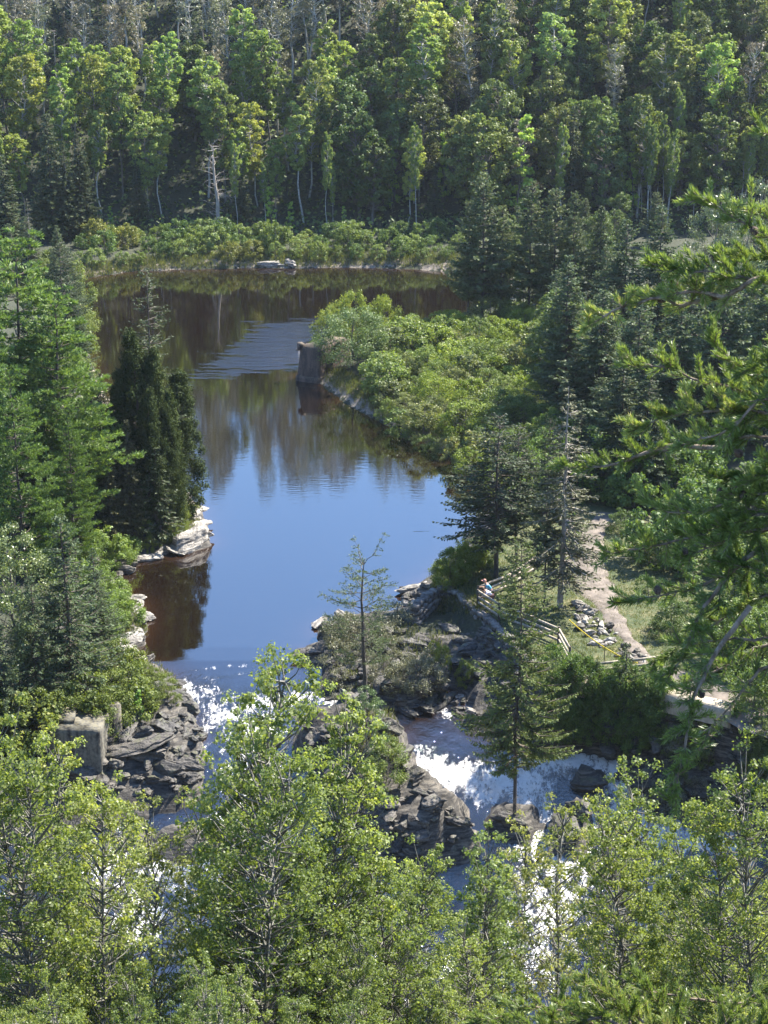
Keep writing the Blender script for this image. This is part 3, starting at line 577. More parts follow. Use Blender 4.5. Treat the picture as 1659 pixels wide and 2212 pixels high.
for i, (x, yb, yt, lab) in enumerate([(587, 500, 395, 'bright yellow green sapling standing alone at the forest foot'), (627, 500, 430, 'small dull green sapling right of the bright one'), (848, 460, 305, 'slender sunlit young tree before the dark forest gap'),
        (955, 455, 275, 'slender young tree with a bare pale stem, right of the dark gap'), (1365, 470, 300, 'layered young tree with thin pale stem on the right'), (240, 500, 440, 'young tree at the forest foot on the left'), (745, 500, 440, 'low young tree in shade above the shoreline shrubs'), (1120, 480, 230, 'young sunlit tree behind the spruces on the right')]):
    put(K['young'][i % 3], 'young_tree', lab, 'tree', x, yb, yt, tint=(1.5, 1.6, 1.1), wf=1.0 if i not in (2, 3, 4) else 0.75)
put(K['snag'][0], 'dead_tree', 'dead bare grey tree with crooked branches at the far shore', 'dead tree', 472, 505, 305, rz=0.4, crown='branches')
for i, (x, yb, yt) in enumerate([(1600, 480, 345), (1545, 400, 300), (125, 260, 60), (895, 440, 330), (1000, 430, 350), (905, 440, 300), (1375, 470, 330), (440, 130, -40), (600, 160, -30)]):
    put(K['snag'][1+i % 2], 'dead_tree', ['forked white snag above the right silvery willows', 'bare pale snag above the willows', 'pale dead trunk high on the left slope', 'leaning pale dead trunk in the dark gap', 'pale slanting stem at the foot of the forest', 'twin pale stem beside the leaning dead trunk', 'thin pale dead stem on the right forest edge', 'bare pole at the top left of the forest', 'second bare pole at the top of the forest'][i], 'dead tree', x, yb, yt, crown='branches')
for i in range(30):                                # pale straight stems seen in the shade of the front rows
    X = rnd.uniform(-52, 58); Y = rnd.uniform(238, 245); hh = rnd.uniform(8, 16)
    if abs(pix(X, Y, 5)[0]-455) < 45: continue
    put(K['aspen'][rnd.choice([1, 3])], 'aspen_tree', 'slim pale stemmed tree at the shaded forest edge behind the shoreline shrubs', 'tree', 0, 0, H=hh, xy=(X, Y), wf=0.55, group='slim pale stemmed trees of the forest edge')

# ------------------------------------------------------------------ shrubs of the far shore and of the spit
for i in range(54):
    x = 165+i*15.7+rnd.uniform(-9, 9); row = i % 3; yb = [556, 540, 524][row]+rnd.uniform(-5, 5)+(16 if x < 330 else 0)*(row == 0)
    t_ = rnd.random(); red = x < 560 and t_ < 0.3
    put(K['shrub'][rnd.randrange(6)], 'shrub', 'rusty tinged rounded shrub on the far lakeshore' if red else ('pale green rounded shrub on the far lakeshore' if t_ > 0.7 else 'green rounded shrub on the far lakeshore'), 'shrub', x, yb, H=rnd.uniform(1.7, 3.0)*(0.85 if row == 0 else 1.15), group='rusty shrubs of the far shore' if red else ('pale shrubs of the far shore' if t_ > 0.7 else 'green shrubs of the far shore'),
        tint=(1.35, 1.08, 1.0) if red else ((1.3, 1.3, 1.6) if t_ > 0.7 else ((0.7, 0.85, 0.85) if t_ > 0.5 else (0.85, 0.95, 0.95) if x > 760 else (1.1, 1.1, 1.0))), wf=rnd.uniform(.85, 1.1))
def inpoly(px, x, y):
    n = len(px); c = False
    for i in range(n):
        a, b = px[i], px[(i+1) % n]
        if (a[1] > y) != (b[1] > y) and x < (b[0]-a[0])*(y-a[1])/(b[1]-a[1])+a[0]: c = not c
    return c
SPIT = [(812,805),(800,768),(900,735),(1000,706),(1180,690),(1180,800),(1135,960),(1075,1060),(1035,1010),(990,985),(925,945),(850,905),(800,860)]
pts = []
for _ in range(6000):
    x, y = rnd.uniform(700, 1190), rnd.uniform(690, 1070)
    if not inpoly(SPIT, x, y): continue
    X, Y = at(x, y, 1.2)
    if all((X-a)**2+(Y-b)**2 > 2.05**2 for a, b, _, _ in pts): pts.append((X, Y, x, y))
pts = pts[:108]
put(K['bigbush'][0], 'willow_bush', 'large dark domed bush overhanging the old concrete pier', 'bush', 0, 0, H=5.0, rz=1.0, wf=1.15, z=2.3, xy=at(764, 774, 2.3), tint=(0.95, 1.0, 1.1))
for x, y, h_ in [(700, 775, 5.2), (725, 765, 5.6), (760, 760, 6.0), (820, 760, 5.2)]:
    X, Y = at(x, y, 1.0); put(K['fineshrub'][rnd.randrange(4)], 'shrub', 'yellow green bush crowning the old concrete pier', 'shrub', 0, 0, H=h_, xy=(X+0.5, Y+2.0), group='bushes crowning the pier', tint=(1.25, 1.2, 0.9), wf=0.6)
for X, Y, x, y in pts:
    br = rnd.random(); yel = x > 930 and br < 0.5; ol = br > 0.72
    sh = 0.75 if y > 900+0.5*(x-850) else 1.0
    lab, grp = (('yellow green leafy shrub on the spit', 'yellow green shrubs of the spit') if yel else (('greyish fine leafed shrub on the spit', 'greyish shrubs of the spit') if ol else ('fresh green shrub on the spit', 'fresh green shrubs of the spit')))
    kk = K['fineshrub'] if rnd.random() < 0.6 else K['shrub']
    put(kk[rnd.randrange(len(kk))], 'shrub', lab, 'shrub', 0, 0, H=rnd.uniform(2.0, 3.6)*sh, xy=(X, Y), group=grp, tint=(1.3, 1.3, 0.8) if yel else ((1.05, 0.95, 1.3) if ol else (1.0, 1.05, 1.0)), wf=rnd.uniform(0.9, 1.25))

for i in range(26):
    t_ = i/25; x = 60+rnd.uniform(-50, 95) if i < 14 else 165+rnd.uniform(-60, 5)+(i-14)*3; y = rnd.uniform(575, 640) if i < 14 else 640+(i-14)*18
    k = ['shrub', 'fineshrub', 'larch'][i % 3]
    put(K[k][rnd.randrange(3)], {'larch': 'larch_tree'}.get(k, 'bush'), 'small larch on the left far shore' if k == 'larch' else 'dull green bush on the left far shore', 'tree' if k == 'larch' else 'bush', x, y, H=rnd.uniform(5, 9) if k == 'larch' else rnd.uniform(2.2, 3.6), group='larches of the left far shore' if k == 'larch' else 'bushes of the left far shore', tint=(0.95, 0.95, 0.95))

# ------------------------------------------------------------------ conifers right of the lake
RT = [('jackfar', 1042, 705, 372, 0.89, 'tallest of the dark conifers beside the end of the lake'), ('jackfar', 1010, 700, 430, 0.68, 'dark conifer leaning over the lake end, left of the tallest one'), ('jackfar', 1078, 700, 440, 0.68, 'dark conifer directly right of the tallest beside the lake'),
      ('jackfar', 1140, 700, 390, 0.81, 'dark conifer second in the row right of the lake'), ('jackfar', 1192, 700, 405, 0.72, 'dark conifer third in the row right of the lake'), ('jackfar', 1236, 705, 412, 0.72, 'dark conifer fourth in the row right of the lake'),
      ('spruce', 1288, 700, 440, 0.81, 'pointed spruce right of the row beside the lake'), ('larch', 1345, 800, 470, .95, 'soft green larch behind the near pine, left of its twin'), ('larch', 1412, 780, 440, .95, 'soft green larch behind the near pine, right of its twin'),
      ('larch', 1216, 910, 548, .95, 'large blue green larch at the right end of the spit'), ('larch', 1290, 960, 620, 1.1, 'shaded larch behind the dead topped spruce'), ('larch', 1370, 1020, 640, 1.1, 'broad shaded larch above the lawn'),
      ('larch', 1450, 1000, 620, 1.1, 'shaded larch right of the broad one above the lawn'), ('larch', 1540, 980, 560, 1.0, 'larch hidden behind the near pine branches'), ('larch', 1640, 960, 540, 1.0, 'larch at the right edge behind the near pine'),
      ('spruce', 1330, 1060, 760, 1.3, 'low dark spruce at the back of the lawn'), ('spruce', 1400, 1080, 800, 1.3, 'low dark spruce at the back of the lawn nearer the near pine'), ('spruce', 1250, 1080, 860, 1.2, 'dark spruce left of the lawn behind the grey dead topped one')]
for i, (k, x, yb, yt, wf, lab) in enumerate(RT): put(K[k][i % len(K[k])], 'larch_tree' if k == 'larch' else ('spruce_tree' if k == 'spruce' else 'pine_tree'), lab, 'tree', x, yb, yt, wf=wf)
for i in range(34):
    x, y = rnd.uniform(1010, 1740), rnd.uniform(515, 690)
    k = rnd.choice(['larch', 'jackfar', 'maple', 'maple'])
    put(K[k][rnd.randrange(3)], {'larch': 'larch_tree', 'jackfar': 'pine_tree', 'maple': 'maple_tree'}[k], {'larch': 'larch in the wood right of the lake end', 'jackfar': 'dark pine in the wood right of the lake end', 'maple': 'leafy tree in the wood right of the lake end'}[k], 'tree', x, y, H=rnd.uniform(4.5, 7.5), group={'larch': 'larches right of the lake end', 'jackfar': 'pines right of the lake end', 'maple': 'leafy trees right of the lake end'}[k])
for i in range(26):
    x, y = rnd.uniform(1180, 1740), rnd.uniform(700, 1000)
    k = ['larch', 'maple', 'spruce'][i % 3]
    put(K[k][rnd.randrange(3)], {'larch': 'larch_tree', 'spruce': 'spruce_tree', 'maple': 'maple_tree'}[k], {'larch': 'shaded larch in the wood behind the lawn', 'spruce': 'shaded spruce in the wood behind the lawn', 'maple': 'shaded leafy tree in the wood behind the lawn'}[k], 'tree', x, y, H=rnd.uniform(7, 11), group={'larch': 'larches behind the lawn', 'spruce': 'spruces behind the lawn', 'maple': 'leafy trees behind the lawn'}[k])
for i, (x, yb, yt, lab) in enumerate([(1530, 700, 400, 'silvery leafed willow left of its twin at the upper right'), (1645, 700, 380, 'silvery leafed willow at the right edge'), (1590, 730, 440, 'silvery willow between the two taller ones at the upper right')]):
    put(K['willow'][i], 'willow_tree', lab, 'tree', x, yb, yt, wf=0.75, tint=(0.95, 0.95, 0.95))
for i in range(34):                                # undergrowth around the lawn and behind the near pine
    x, y = rnd.choice([(rnd.uniform(1120, 1300), rnd.uniform(1010, 1110)), (rnd.uniform(1060, 1240), rnd.uniform(880, 1060)), (rnd.uniform(1430, 1690), rnd.uniform(1080, 1240)), (rnd.uniform(1300, 1500), rnd.uniform(1040, 1100))])
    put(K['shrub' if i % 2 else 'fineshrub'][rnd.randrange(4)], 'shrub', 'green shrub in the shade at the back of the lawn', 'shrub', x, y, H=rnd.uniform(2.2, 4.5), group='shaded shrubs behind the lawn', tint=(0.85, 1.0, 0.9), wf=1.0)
for i in range(22):
    x, y = rnd.uniform(1560, 1720), rnd.uniform(1230, 1540)
    put(K['fineshrub'][rnd.randrange(4)], 'shrub', 'dark green shrub right of the gravel path', 'shrub', x, y, H=rnd.uniform(2, 4.5), group='shrubs right of the gravel path', tint=(0.8, 0.9, 0.8))

for i, (x, y, h_) in enumerate([(1385,1185,2.2),(1420,1215,3.0),(1465,1250,3.4),(1400,1290,1.6),(1500,1310,3.6),(1450,1370,2.4),(1545,1390,3.0),(1475,1160,3.5),(1235,1158,2.2),(1340,1150,1.8),(1118,640,3.0),(1135,625,3.0)]):
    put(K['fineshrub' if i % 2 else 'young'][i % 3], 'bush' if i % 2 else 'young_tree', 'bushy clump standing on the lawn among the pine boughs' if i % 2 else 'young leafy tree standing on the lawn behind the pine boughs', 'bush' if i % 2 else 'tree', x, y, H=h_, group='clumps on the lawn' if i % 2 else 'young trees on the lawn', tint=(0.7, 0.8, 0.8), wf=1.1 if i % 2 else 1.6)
# ------------------------------------------------------------------ trees of the right bank
put(K['openspruce'][0], 'spruce_tree', 'open crowned dark conifer at the water edge, right bank', 'tree', 1072, 1248, 895, wf=1.35, rz=1.2)
put(K['openspruce'][1], 'spruce_tree', 'dark conifer close behind the water edge one on the right bank', 'tree', 1112, 1225, 915, wf=1.0)
put(K['openspruce'][1], 'spruce_tree', 'slim dark conifer just left of the dead topped spruce', 'tree', 1176, 1305, 900, wf=0.5)
put(K['deadspruce'][0], 'dead_spruce', 'grey half dead spruce beside the path with bare drooping branches', 'tree', 1210, 1312, 828, wf=1.15, rz=2)
put(K['nearspruce'][0], 'spruce_tree', 'large conifer with light tips standing between the falls, in front', 'tree', 1112, 1775, 1160, wf=0.7, rz=0.5, tint=(1.15, 1.15, 0.85))
put(K['jack'][0], 'jack_pine', 'slender crooked jack pine on the centre rock against the lake', 'tree', 797, 1585, 1200, wf=1.3, rz=2.2)
put(K['willow'][0], 'small_tree', 'small silvery leafed tree growing on the centre rock', 'tree', 790, 1650, 1480, wf=0.85, tint=(0.7, 0.85, 0.6))
put(K['fineshrub'][0], 'shrub', 'leafy shrub at the foot of the small silvery tree', 'shrub', 835, 1690, 1600, wf=0.9)
for i in range(26):
    x, y = rnd.choice([(rnd.uniform(700, 900), rnd.uniform(1385, 1500)), (rnd.uniform(720, 860), rnd.uniform(1350, 1420)), (rnd.uniform(800, 940), rnd.uniform(1440, 1510))])
    put(K['brush'][i % 3], 'brush', 'low brownish brush on the rocky islet below the lake', 'brush', x, y, H=rnd.uniform(1.0, 2.0), group='brush on the rocky islet', tint=(0.9, 0.9, 0.75))
for x, y, h_ in [(952, 1448, 1.9), (940, 1425, 1.5), (965, 1460, 1.3), (1004, 1478, 1.9)]:
    put(K['fineshrub'][1], 'shrub', 'yellow green shrub beside the small inlet stream', 'shrub', x, y, H=h_, group='shrubs beside the inlet stream', tint=(1.35, 1.2, 0.8), wf=0.6)
for i in range(12):
    x = 955+i*8+rnd.uniform(-4, 4); y = 1262-i*4+rnd.uniform(-6, 12)
    put(K['fineshrub'][i % 4], 'shrub', 'bright green shrub above the lake outlet, right bank', 'shrub', x, y, H=rnd.uniform(1.4, 2.6), group='bright shrubs above the outlet', tint=(1.2, 1.2, 0.85), wf=0.8)
for i in range(40):
    x = rnd.uniform(1190, 1430); y = 1490+rnd.uniform(0, 110)+(x-1190)*0.1
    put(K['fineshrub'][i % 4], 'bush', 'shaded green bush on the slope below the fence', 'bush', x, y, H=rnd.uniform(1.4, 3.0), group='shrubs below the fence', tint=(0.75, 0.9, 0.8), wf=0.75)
for i, (x, yb, yt, lab) in enumerate([(1228, 1590, 1425, 'young spruce below the fence near the large front conifer'), (1285, 1560, 1420, 'young spruce below the fence, middle of the slope'), (1345, 1560, 1385, 'young thin spruce below the end of the fence'), (1180, 1600, 1470, 'young spruce on the slope behind the large front conifer')]):
    put(K['youngspruce'][i % 2], 'young_spruce', lab, 'tree', x, yb, yt, wf=0.9)
for i in range(40):
    x = rnd.uniform(1400, 1700); y = 1570+rnd.uniform(0, 190)+(x-1400)*0.12
    put(K['brush' if i % 3 == 0 else 'fineshrub'][i % 3], 'bush', 'scrubby bush among the rubble right of the falls', 'bush', x, y, H=rnd.uniform(0.7, 1.9), group='scrub among the rubble right of the falls', tint=(0.9, 0.9, 0.9), wf=0.9)

# ------------------------------------------------------------------ left bank
LT = [('wpine', 55, 1150, 520, 1.15, 'tallest white pine on the left bank'), ('wpine', 148, 1180, 640, 1.25, 'white pine beside the cedars on the left bank'), ('wpine', -25, 1200, 600, 1.0, 'white pine cut by the left edge of the view'), ('wpine', 60, 1280, 800, .9, 'lower white pine in front of the tall ones'),
      ('wpine', 165, 1235, 880, .75, 'low white pine with bright green tiers near the cedars')]
for i, (k, x, yb, yt, wf, lab) in enumerate(LT): put(K[k][i % 3], 'white_pine', lab, 'tree', x, yb, yt, wf=wf)
for i, (x, yb, yt, wf, lab) in enumerate([(312, 1130, 712, .85, 'tallest cedar at the tip of the left bank'), (352, 1125, 738, .85, 'cedar right of the tallest one'), (388, 1105, 790, 1.05, 'cedar overhanging the lake, rightmost of the clump'), (275, 1140, 800, .8, 'cedar at the left of the clump'), (330, 1150, 830, .85, 'low cedar in front of the clump'), (362, 1140, 860, .8, 'low dark cedar behind the small spruce')]):
    put(K['cedar'][i % 3], 'cedar_tree', lab, 'tree', x, yb, yt, wf=wf)
put(K['topspruce'][0], 'spruce_tree', 'thin spruce top rising above the cedars against the lake', 'tree', 343, 1100, 572, wf=1.0)
put(K['youngspruce'][0], 'young_spruce', 'small spruce standing in front of the cedars', 'tree', 345, 1165, 960, wf=1.15)
put(K['leftspruce'][0], 'spruce_tree', 'wide green spruce in the foreground of the left bank', 'tree', 158, 1515, 1105, wf=0.95)
put(K['leftspruce'][1], 'spruce_tree', 'green spruce behind the wide one, left bank', 'tree', 215, 1420, 1180, wf=0.95)
put(K['leftspruce'][1], 'spruce_tree', 'green spruce left of the wide one', 'tree', 85, 1560, 1240, wf=0.9)
put(K['leftspruce'][0], 'spruce_tree', 'low green spruce at the left edge', 'tree', 10, 1600, 1330, wf=1.1)
put(K['deadspruce'][0], 'dead_spruce', 'grey dead spruce below the white pines at the left', 'tree', 32, 1240, 1075, wf=1.0)
for i, (x, yb, yt, lab) in enumerate([(228, 1080, 800, 'thin dark spruce top left of the cedars'), (245, 1070, 820, 'second thin spruce top left of the cedars'), (262, 1100, 835, 'thin spruce top touching the cedars'), (285, 1170, 900, 'brownish spruce between pines and cedars'), (240, 1180, 950, 'dark spruce under the white pine boughs')]):
    put(K['spruce'][i % 3], 'spruce_tree', lab, 'tree', x, yb, yt, wf=0.75, tint=(1.3, 1.0, 1.0))
put(K['openspruce'][0], 'pine_tree', 'wispy open tree beside the far left water', 'tree', 137, 760, 520, wf=0.9)
put(K['deadspruce'][0], 'dead_spruce', 'greyish spruce at the left far shore', 'tree', 72, 620, 425, wf=0.8)
for i, (x, yb, yt, lab) in enumerate([(40, 1500, 1130, 'silvery leafed tree at the left edge below the pines'), (15, 1560, 1200, 'silvery tree cut by the left edge'), (75, 1480, 1280, 'lower silvery tree beside the wide spruce')]):
    put(K['willow'][i], 'willow_tree', lab, 'tree', x, yb, yt, wf=0.8, tint=(0.95, 0.98, 0.7))
SH = [(225,1215,1130),(255,1222,1150),(200,1230,1140),(270,1200,1145),(240,1290,1225),(215,1300,1230),(260,1300,1250),(250,1340,1265),(235,1360,1290),(275,1345,1290),(205,1370,1290),(225,1400,1330),(170,1290,1200),
      (255,1450,1370),(215,1470,1400),(285,1455,1400),(310,1470,1425),(330,1480,1435),(280,1500,1430),(240,1520,1440),(350,1500,1450),(300,1545,1465),(325,1530,1480),(265,1545,1480),(190,1560,1460),(130,1580,1480),(80,1600,1490),(40,1620,1500),(230,1580,1490),(375,1520,1490)]
for i, (x, yb, yt) in enumerate(SH):
    low = yb > 1440
    put(K['fineshrub' if i % 3 else 'shrub'][i % 4], 'bush', 'olive green bush above the dark rocks, lower left' if low else 'bright leafy bush along the left shore', 'bush', x, yb, H=(yb-yt)/34*1.05, group='olive shrubs of the lower left bank' if low else 'bright shrubs of the left shore', tint=(1.05, 1.0, 0.9) if low else (1.1, 1.2, 1.0), wf=1.0)
put(K['young'][0], 'young_tree', 'fresh green sapling above the dark rocks, lower left', 'tree', 302, 1560, 1480, wf=1.2, tint=(1.2, 1.5, 1.1))
for i, (x, y, h_) in enumerate([(395, 1130, 1.6), (410, 1118, 1.2), (400, 1155, 1.2), (375, 1165, 1.5), (345, 1180, 1.3), (425, 1105, .9), (395, 1090, 1.5), (320, 1190, 1.3), (310, 1170, 2.0)]):
    put(K['fineshrub'][i % 4], 'shrub', 'low yellow green bush on the rocky point under the cedars', 'shrub', x, y, H=h_, group='low bushes on the rocky point', tint=(1.2, 1.15, 0.8), wf=0.7)
for i in range(46):                                # wooded left bank behind the first trees
    x, y = rnd.uniform(-60, 200), rnd.uniform(780, 1250); X, Y, Z = on(x, y)
    if land_sd(np.array([X]), np.array([Y]))[0] < 2: continue
    put(K['shrub' if i % 2 else 'spruce'][i % 3], 'shrub' if i % 2 else 'spruce_tree', 'shaded shrub under the white pines' if i % 2 else 'dark spruce in the shade under the white pines', 'shrub' if i % 2 else 'tree', x, y, H=rnd.uniform(2.5, 4) if i % 2 else rnd.uniform(6, 10), group='shrubs under the white pines' if i % 2 else 'dark spruces under the white pines', tint=(0.8, 0.9, 0.8))

# ------------------------------------------------------------------ foreground crowns below the lookout
FG = [(0,1545,38,4,'y'),(45,1520,39,0,'y'),(110,1600,41,1,'y'),(190,1675,40,2,'y'),(255,1705,47,3,'o'),(330,1700,44,1,'o'),(400,1685,48,3,'o'),(455,1560,46,1,'g'),(515,1545,47,3,'g'),
      (525,1340,45,2,'g'),(648,1500,46,1,'g'),(700,1690,45,3,'g'),(560,1560,42,2,'g'),(760,1800,44,1,'g'),(855,1785,47,2,'g'),(905,1800,50,3,'g'),(970,1840,49,1,'d'),(1040,1790,53,3,'d'),(1120,1740,56,1,'o'),
      (1195,1700,54,3,'o'),(1290,1690,46,1,'o'),(1340,1720,42,3,'y'),(1440,1745,44,1,'y'),(1510,1770,42,3,'y'),(1600,1690,40,2,'y'),(1655,1640,39,4,'g'),(1400,1640,60,3,'d')]
LAB = {'y': 'yellow green leafy tree', 'g': 'fresh green leafy tree', 'd': 'dark green leafy tree', 'o': 'thin yellowish tree'}
TI = {'y': (1.08, 1.05, 0.95), 'g': (0.98, 1.0, 0.95), 'd': (0.78, 0.84, 0.85), 'o': (1.15, 1.02, 1.05)}
PLC = ['cut by the left edge', 'second from the left edge', 'left of the concrete block', 'in front of the concrete block', 'in front of the large slab rock', 'right of the large slab rock', 'before the white water at the left', 'directly left of the tall centre poplar', 'with its crown left of the centre poplar top',
       'tallest at the centre before the rapids', 'touching the centre poplar on the right', 'just left of the centre rock', 'low in front of the centre poplar', 'low below the centre rock', 'below the dark boulder heap', 'right of the dark boulder heap foot', 'left of the large front conifer', 'at the foot of the large front conifer',
       'right of the large front conifer foot', 'left of the right hand falls', 'in front of the right hand falls', 'at the centre of the lower right', 'left of the lower pool', 'in front of the lower pool', 'second from the right edge', 'cut by the right edge', 'below the hanging pine branch']
def xat(x, Y, z): return (x-829.5)/F*(Y*cp-(z-CAMZ)*sp)
for i, (x, yt, Y, v, c_) in enumerate(FG):
    zt = topz(Y, yt); X = xat(x, Y, zt); Z = h1(X, Y); g_ = rnd.uniform(0.9, 1.1)
    put(K['nearopen'][v % 2] if c_ == 'o' else K['near'][v], 'poplar_tree', f'{LAB[c_]} below the lookout, {PLC[i]}', 'tree', 0, 0, H=max(7, zt-Z), xy=(X, Y), tint=tuple(g_*q for q in TI[c_]), wf=0.95)
for i in range(72):
    x = -30+(i % 18)*101+rnd.uniform(-25, 25); yt = (1880 if i < 18 else (1990 if i < 36 else (2090 if i < 54 else 2170)))+rnd.uniform(-50, 60); Y = rnd.uniform(47, 58) if i < 18 else (rnd.uniform(40, 48) if i < 36 else (rnd.uniform(34, 41) if i < 54 else rnd.uniform(29, 35)))
    if 180 < x < 480 and yt < 1990: yt = 2010
    if 1040 < x < 1330 and yt < 1990: continue
    if 1040 < x < 1330: yt += 60
    zt = topz(Y, yt); X = xat(x, Y, zt); Z = h1(X, Y); c_ = 'y' if x < 160 or x > 1150 else ('d' if rnd.random() < 0.3 else 'g')
    put((K['nearopen'] if 1000 < x < 1400 else K['near'])[rnd.randrange(2 if 1000 < x < 1400 else 5)], 'poplar_tree', f'{LAB[c_]} filling the bottom of the view below the lookout', 'tree', 0, 0, H=max(6, zt-Z), xy=(X, Y), group=f'{LAB[c_]}s filling the bottom of the view', tint=TI[c_], wf=1.0)

# ------------------------------------------------------------------ rocks
import bmesh
def rock_mesh(name, seed, mat, flat=1.0, cuts=20, sub=4, depth=(0.42, 0.9)):
    rg = np.random.default_rng(seed); bm = bmesh.new(); bmesh.ops.create_icosphere(bm, subdivisions=sub, radius=1.0)
    P = np.array([v.co[:] for v in bm.verts])
    for _ in range(cuts):
        n = rg.normal(size=3); n /= np.linalg.norm(n); h = rg.uniform(*depth); d = P@n-h; m = d > 0; P[m] -= n*d[m][:, None]*0.98
    # bedding planes: a few steps
    q = rg.normal(size=3)*0.35+np.array([0, 0, 1]); q /= np.linalg.norm(q); a = P@q
    P += (P-q*a[:, None])*0.055*np.clip(np.sin(a*13+seed)*3+1.2*np.sin(P[:, 0]*5+seed), -1, 1)[:, None]
    P += 0.035*np.sin(P[:, [1, 2, 0]]*7+seed)+0.02*np.sin(P[:, [2, 0, 1]]*17+seed*2)
    P *= np.array([rg.uniform(1.0, 1.7), rg.uniform(0.65, 0.95), flat])
    for v, p in zip(bm.verts, P): v.co = p
    me = bpy.data.meshes.new(name); bm.to_mesh(me); bm.free(); me.materials.append(mat); return me
RK = {}
for mn in ('rock', 'palerock', 'darkrock'):
    RK[mn] = [rock_mesh('boulder', 500+i+len(mn)*10, M[mn], [0.75, 0.6, 0.9, 0.7, 0.8][i]) for i in range(5)]
    RK[mn+'_slab'] = [rock_mesh('rock_slab', 540+i+len(mn)*10, M[mn], [0.32, 0.26, 0.4][i], 14) for i in range(3)]
def rock(kind, x, y, r, label, group=None, name=None, sink=0.25, rz=None, tilt=0.25, sc=(1, 1, 1)):
    X, Y, Z = on(x, y); i = rnd.randrange(len(RK[kind])); slab = 'slab' in kind; hz = r*(0.33 if slab else 0.7)
    nm = name or ('flat_rock' if slab else 'boulder')
    return solo(nm, RK[kind][i], label, 'rock', (X, Y+r*0.3, Z+hz*(0.55-sink)), group=group, sc=(r*sc[0], r*sc[1], r*sc[2]), rot=(rnd.uniform(-tilt, tilt), rnd.uniform(-tilt, tilt), rnd.uniform(0, 6.28) if rz is None else rz))
def scatter(px, n, rlo, rhi, kinds, label, group, name=None, sp_=0.8, sink=0.25):
    xs_ = [p[0] for p in px]; ys_ = [p[1] for p in px]; pl = []; k = 0
    while len(pl) < n and k < n*60:
        k += 1; x, y = rnd.uniform(min(xs_), max(xs_)), rnd.uniform(min(ys_), max(ys_))
        if not inpoly(px, x, y): continue
        r = rlo+(rhi-rlo)*rnd.random()**2.2
        if any(abs(x-a)+1.8*abs(y-b) < sp_*18*(r+c) for a, b, c in pl): continue
        pl.append((x, y, r)); rock(rnd.choice(kinds), x, y, r, label, group, name, sink)
# the pale point under the cedars and the ledges of the left shore
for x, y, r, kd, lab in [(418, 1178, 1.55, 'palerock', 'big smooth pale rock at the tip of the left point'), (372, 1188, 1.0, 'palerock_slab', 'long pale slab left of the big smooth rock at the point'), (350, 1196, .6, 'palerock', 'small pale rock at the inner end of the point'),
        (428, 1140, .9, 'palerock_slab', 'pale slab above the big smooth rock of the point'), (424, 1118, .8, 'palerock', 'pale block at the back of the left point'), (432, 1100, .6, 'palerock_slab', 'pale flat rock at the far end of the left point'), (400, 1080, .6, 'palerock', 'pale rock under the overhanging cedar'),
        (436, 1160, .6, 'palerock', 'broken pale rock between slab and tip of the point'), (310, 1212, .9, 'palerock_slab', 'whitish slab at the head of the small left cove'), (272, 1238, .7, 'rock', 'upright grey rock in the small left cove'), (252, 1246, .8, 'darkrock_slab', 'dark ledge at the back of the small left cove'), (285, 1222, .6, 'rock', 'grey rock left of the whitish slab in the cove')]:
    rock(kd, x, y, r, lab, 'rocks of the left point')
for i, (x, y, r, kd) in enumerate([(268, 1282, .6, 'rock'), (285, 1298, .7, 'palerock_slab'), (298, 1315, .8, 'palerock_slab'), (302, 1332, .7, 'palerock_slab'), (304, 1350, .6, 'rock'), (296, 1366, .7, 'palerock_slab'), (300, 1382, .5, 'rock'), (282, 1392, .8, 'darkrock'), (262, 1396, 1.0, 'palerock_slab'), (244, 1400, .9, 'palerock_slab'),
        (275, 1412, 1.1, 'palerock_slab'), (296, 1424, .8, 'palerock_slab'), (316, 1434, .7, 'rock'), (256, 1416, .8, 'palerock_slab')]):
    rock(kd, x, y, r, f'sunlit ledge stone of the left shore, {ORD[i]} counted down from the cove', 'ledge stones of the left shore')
scatter([(350,1442),(385,1470),(425,1540),(440,1600),(435,1700),(330,1700),(340,1580),(330,1500)], 62, .3, .95, ['darkrock', 'darkrock', 'darkrock_slab'], 'dark angular rock beside the outlet rapids', 'dark rocks beside the outlet rapids')
scatter([(215,1570),(340,1560),(400,1640),(440,1720),(100,1710),(90,1680),(220,1660)], 56, .3, .95, ['rock', 'rock_slab', 'darkrock'], 'grey angular rock below the concrete block', 'grey rocks below the concrete block')
rock('rock_slab', 285, 1628, 1.6, 'large flat grey slab right of the concrete block', sink=-0.4, rz=0.1); rock('rock', 392, 1660, 1.0, 'wide grey rock at the foot of the outlet rapids'); rock('rock_slab', 248, 1572, 1.3, 'mossy flat slab above the large grey one', rz=0.3)
rock('rock', 335, 1650, 1.1, 'broken grey rock right of the large flat slab'); rock('darkrock', 180, 1690, 1.1, 'dark boulder below the concrete block')
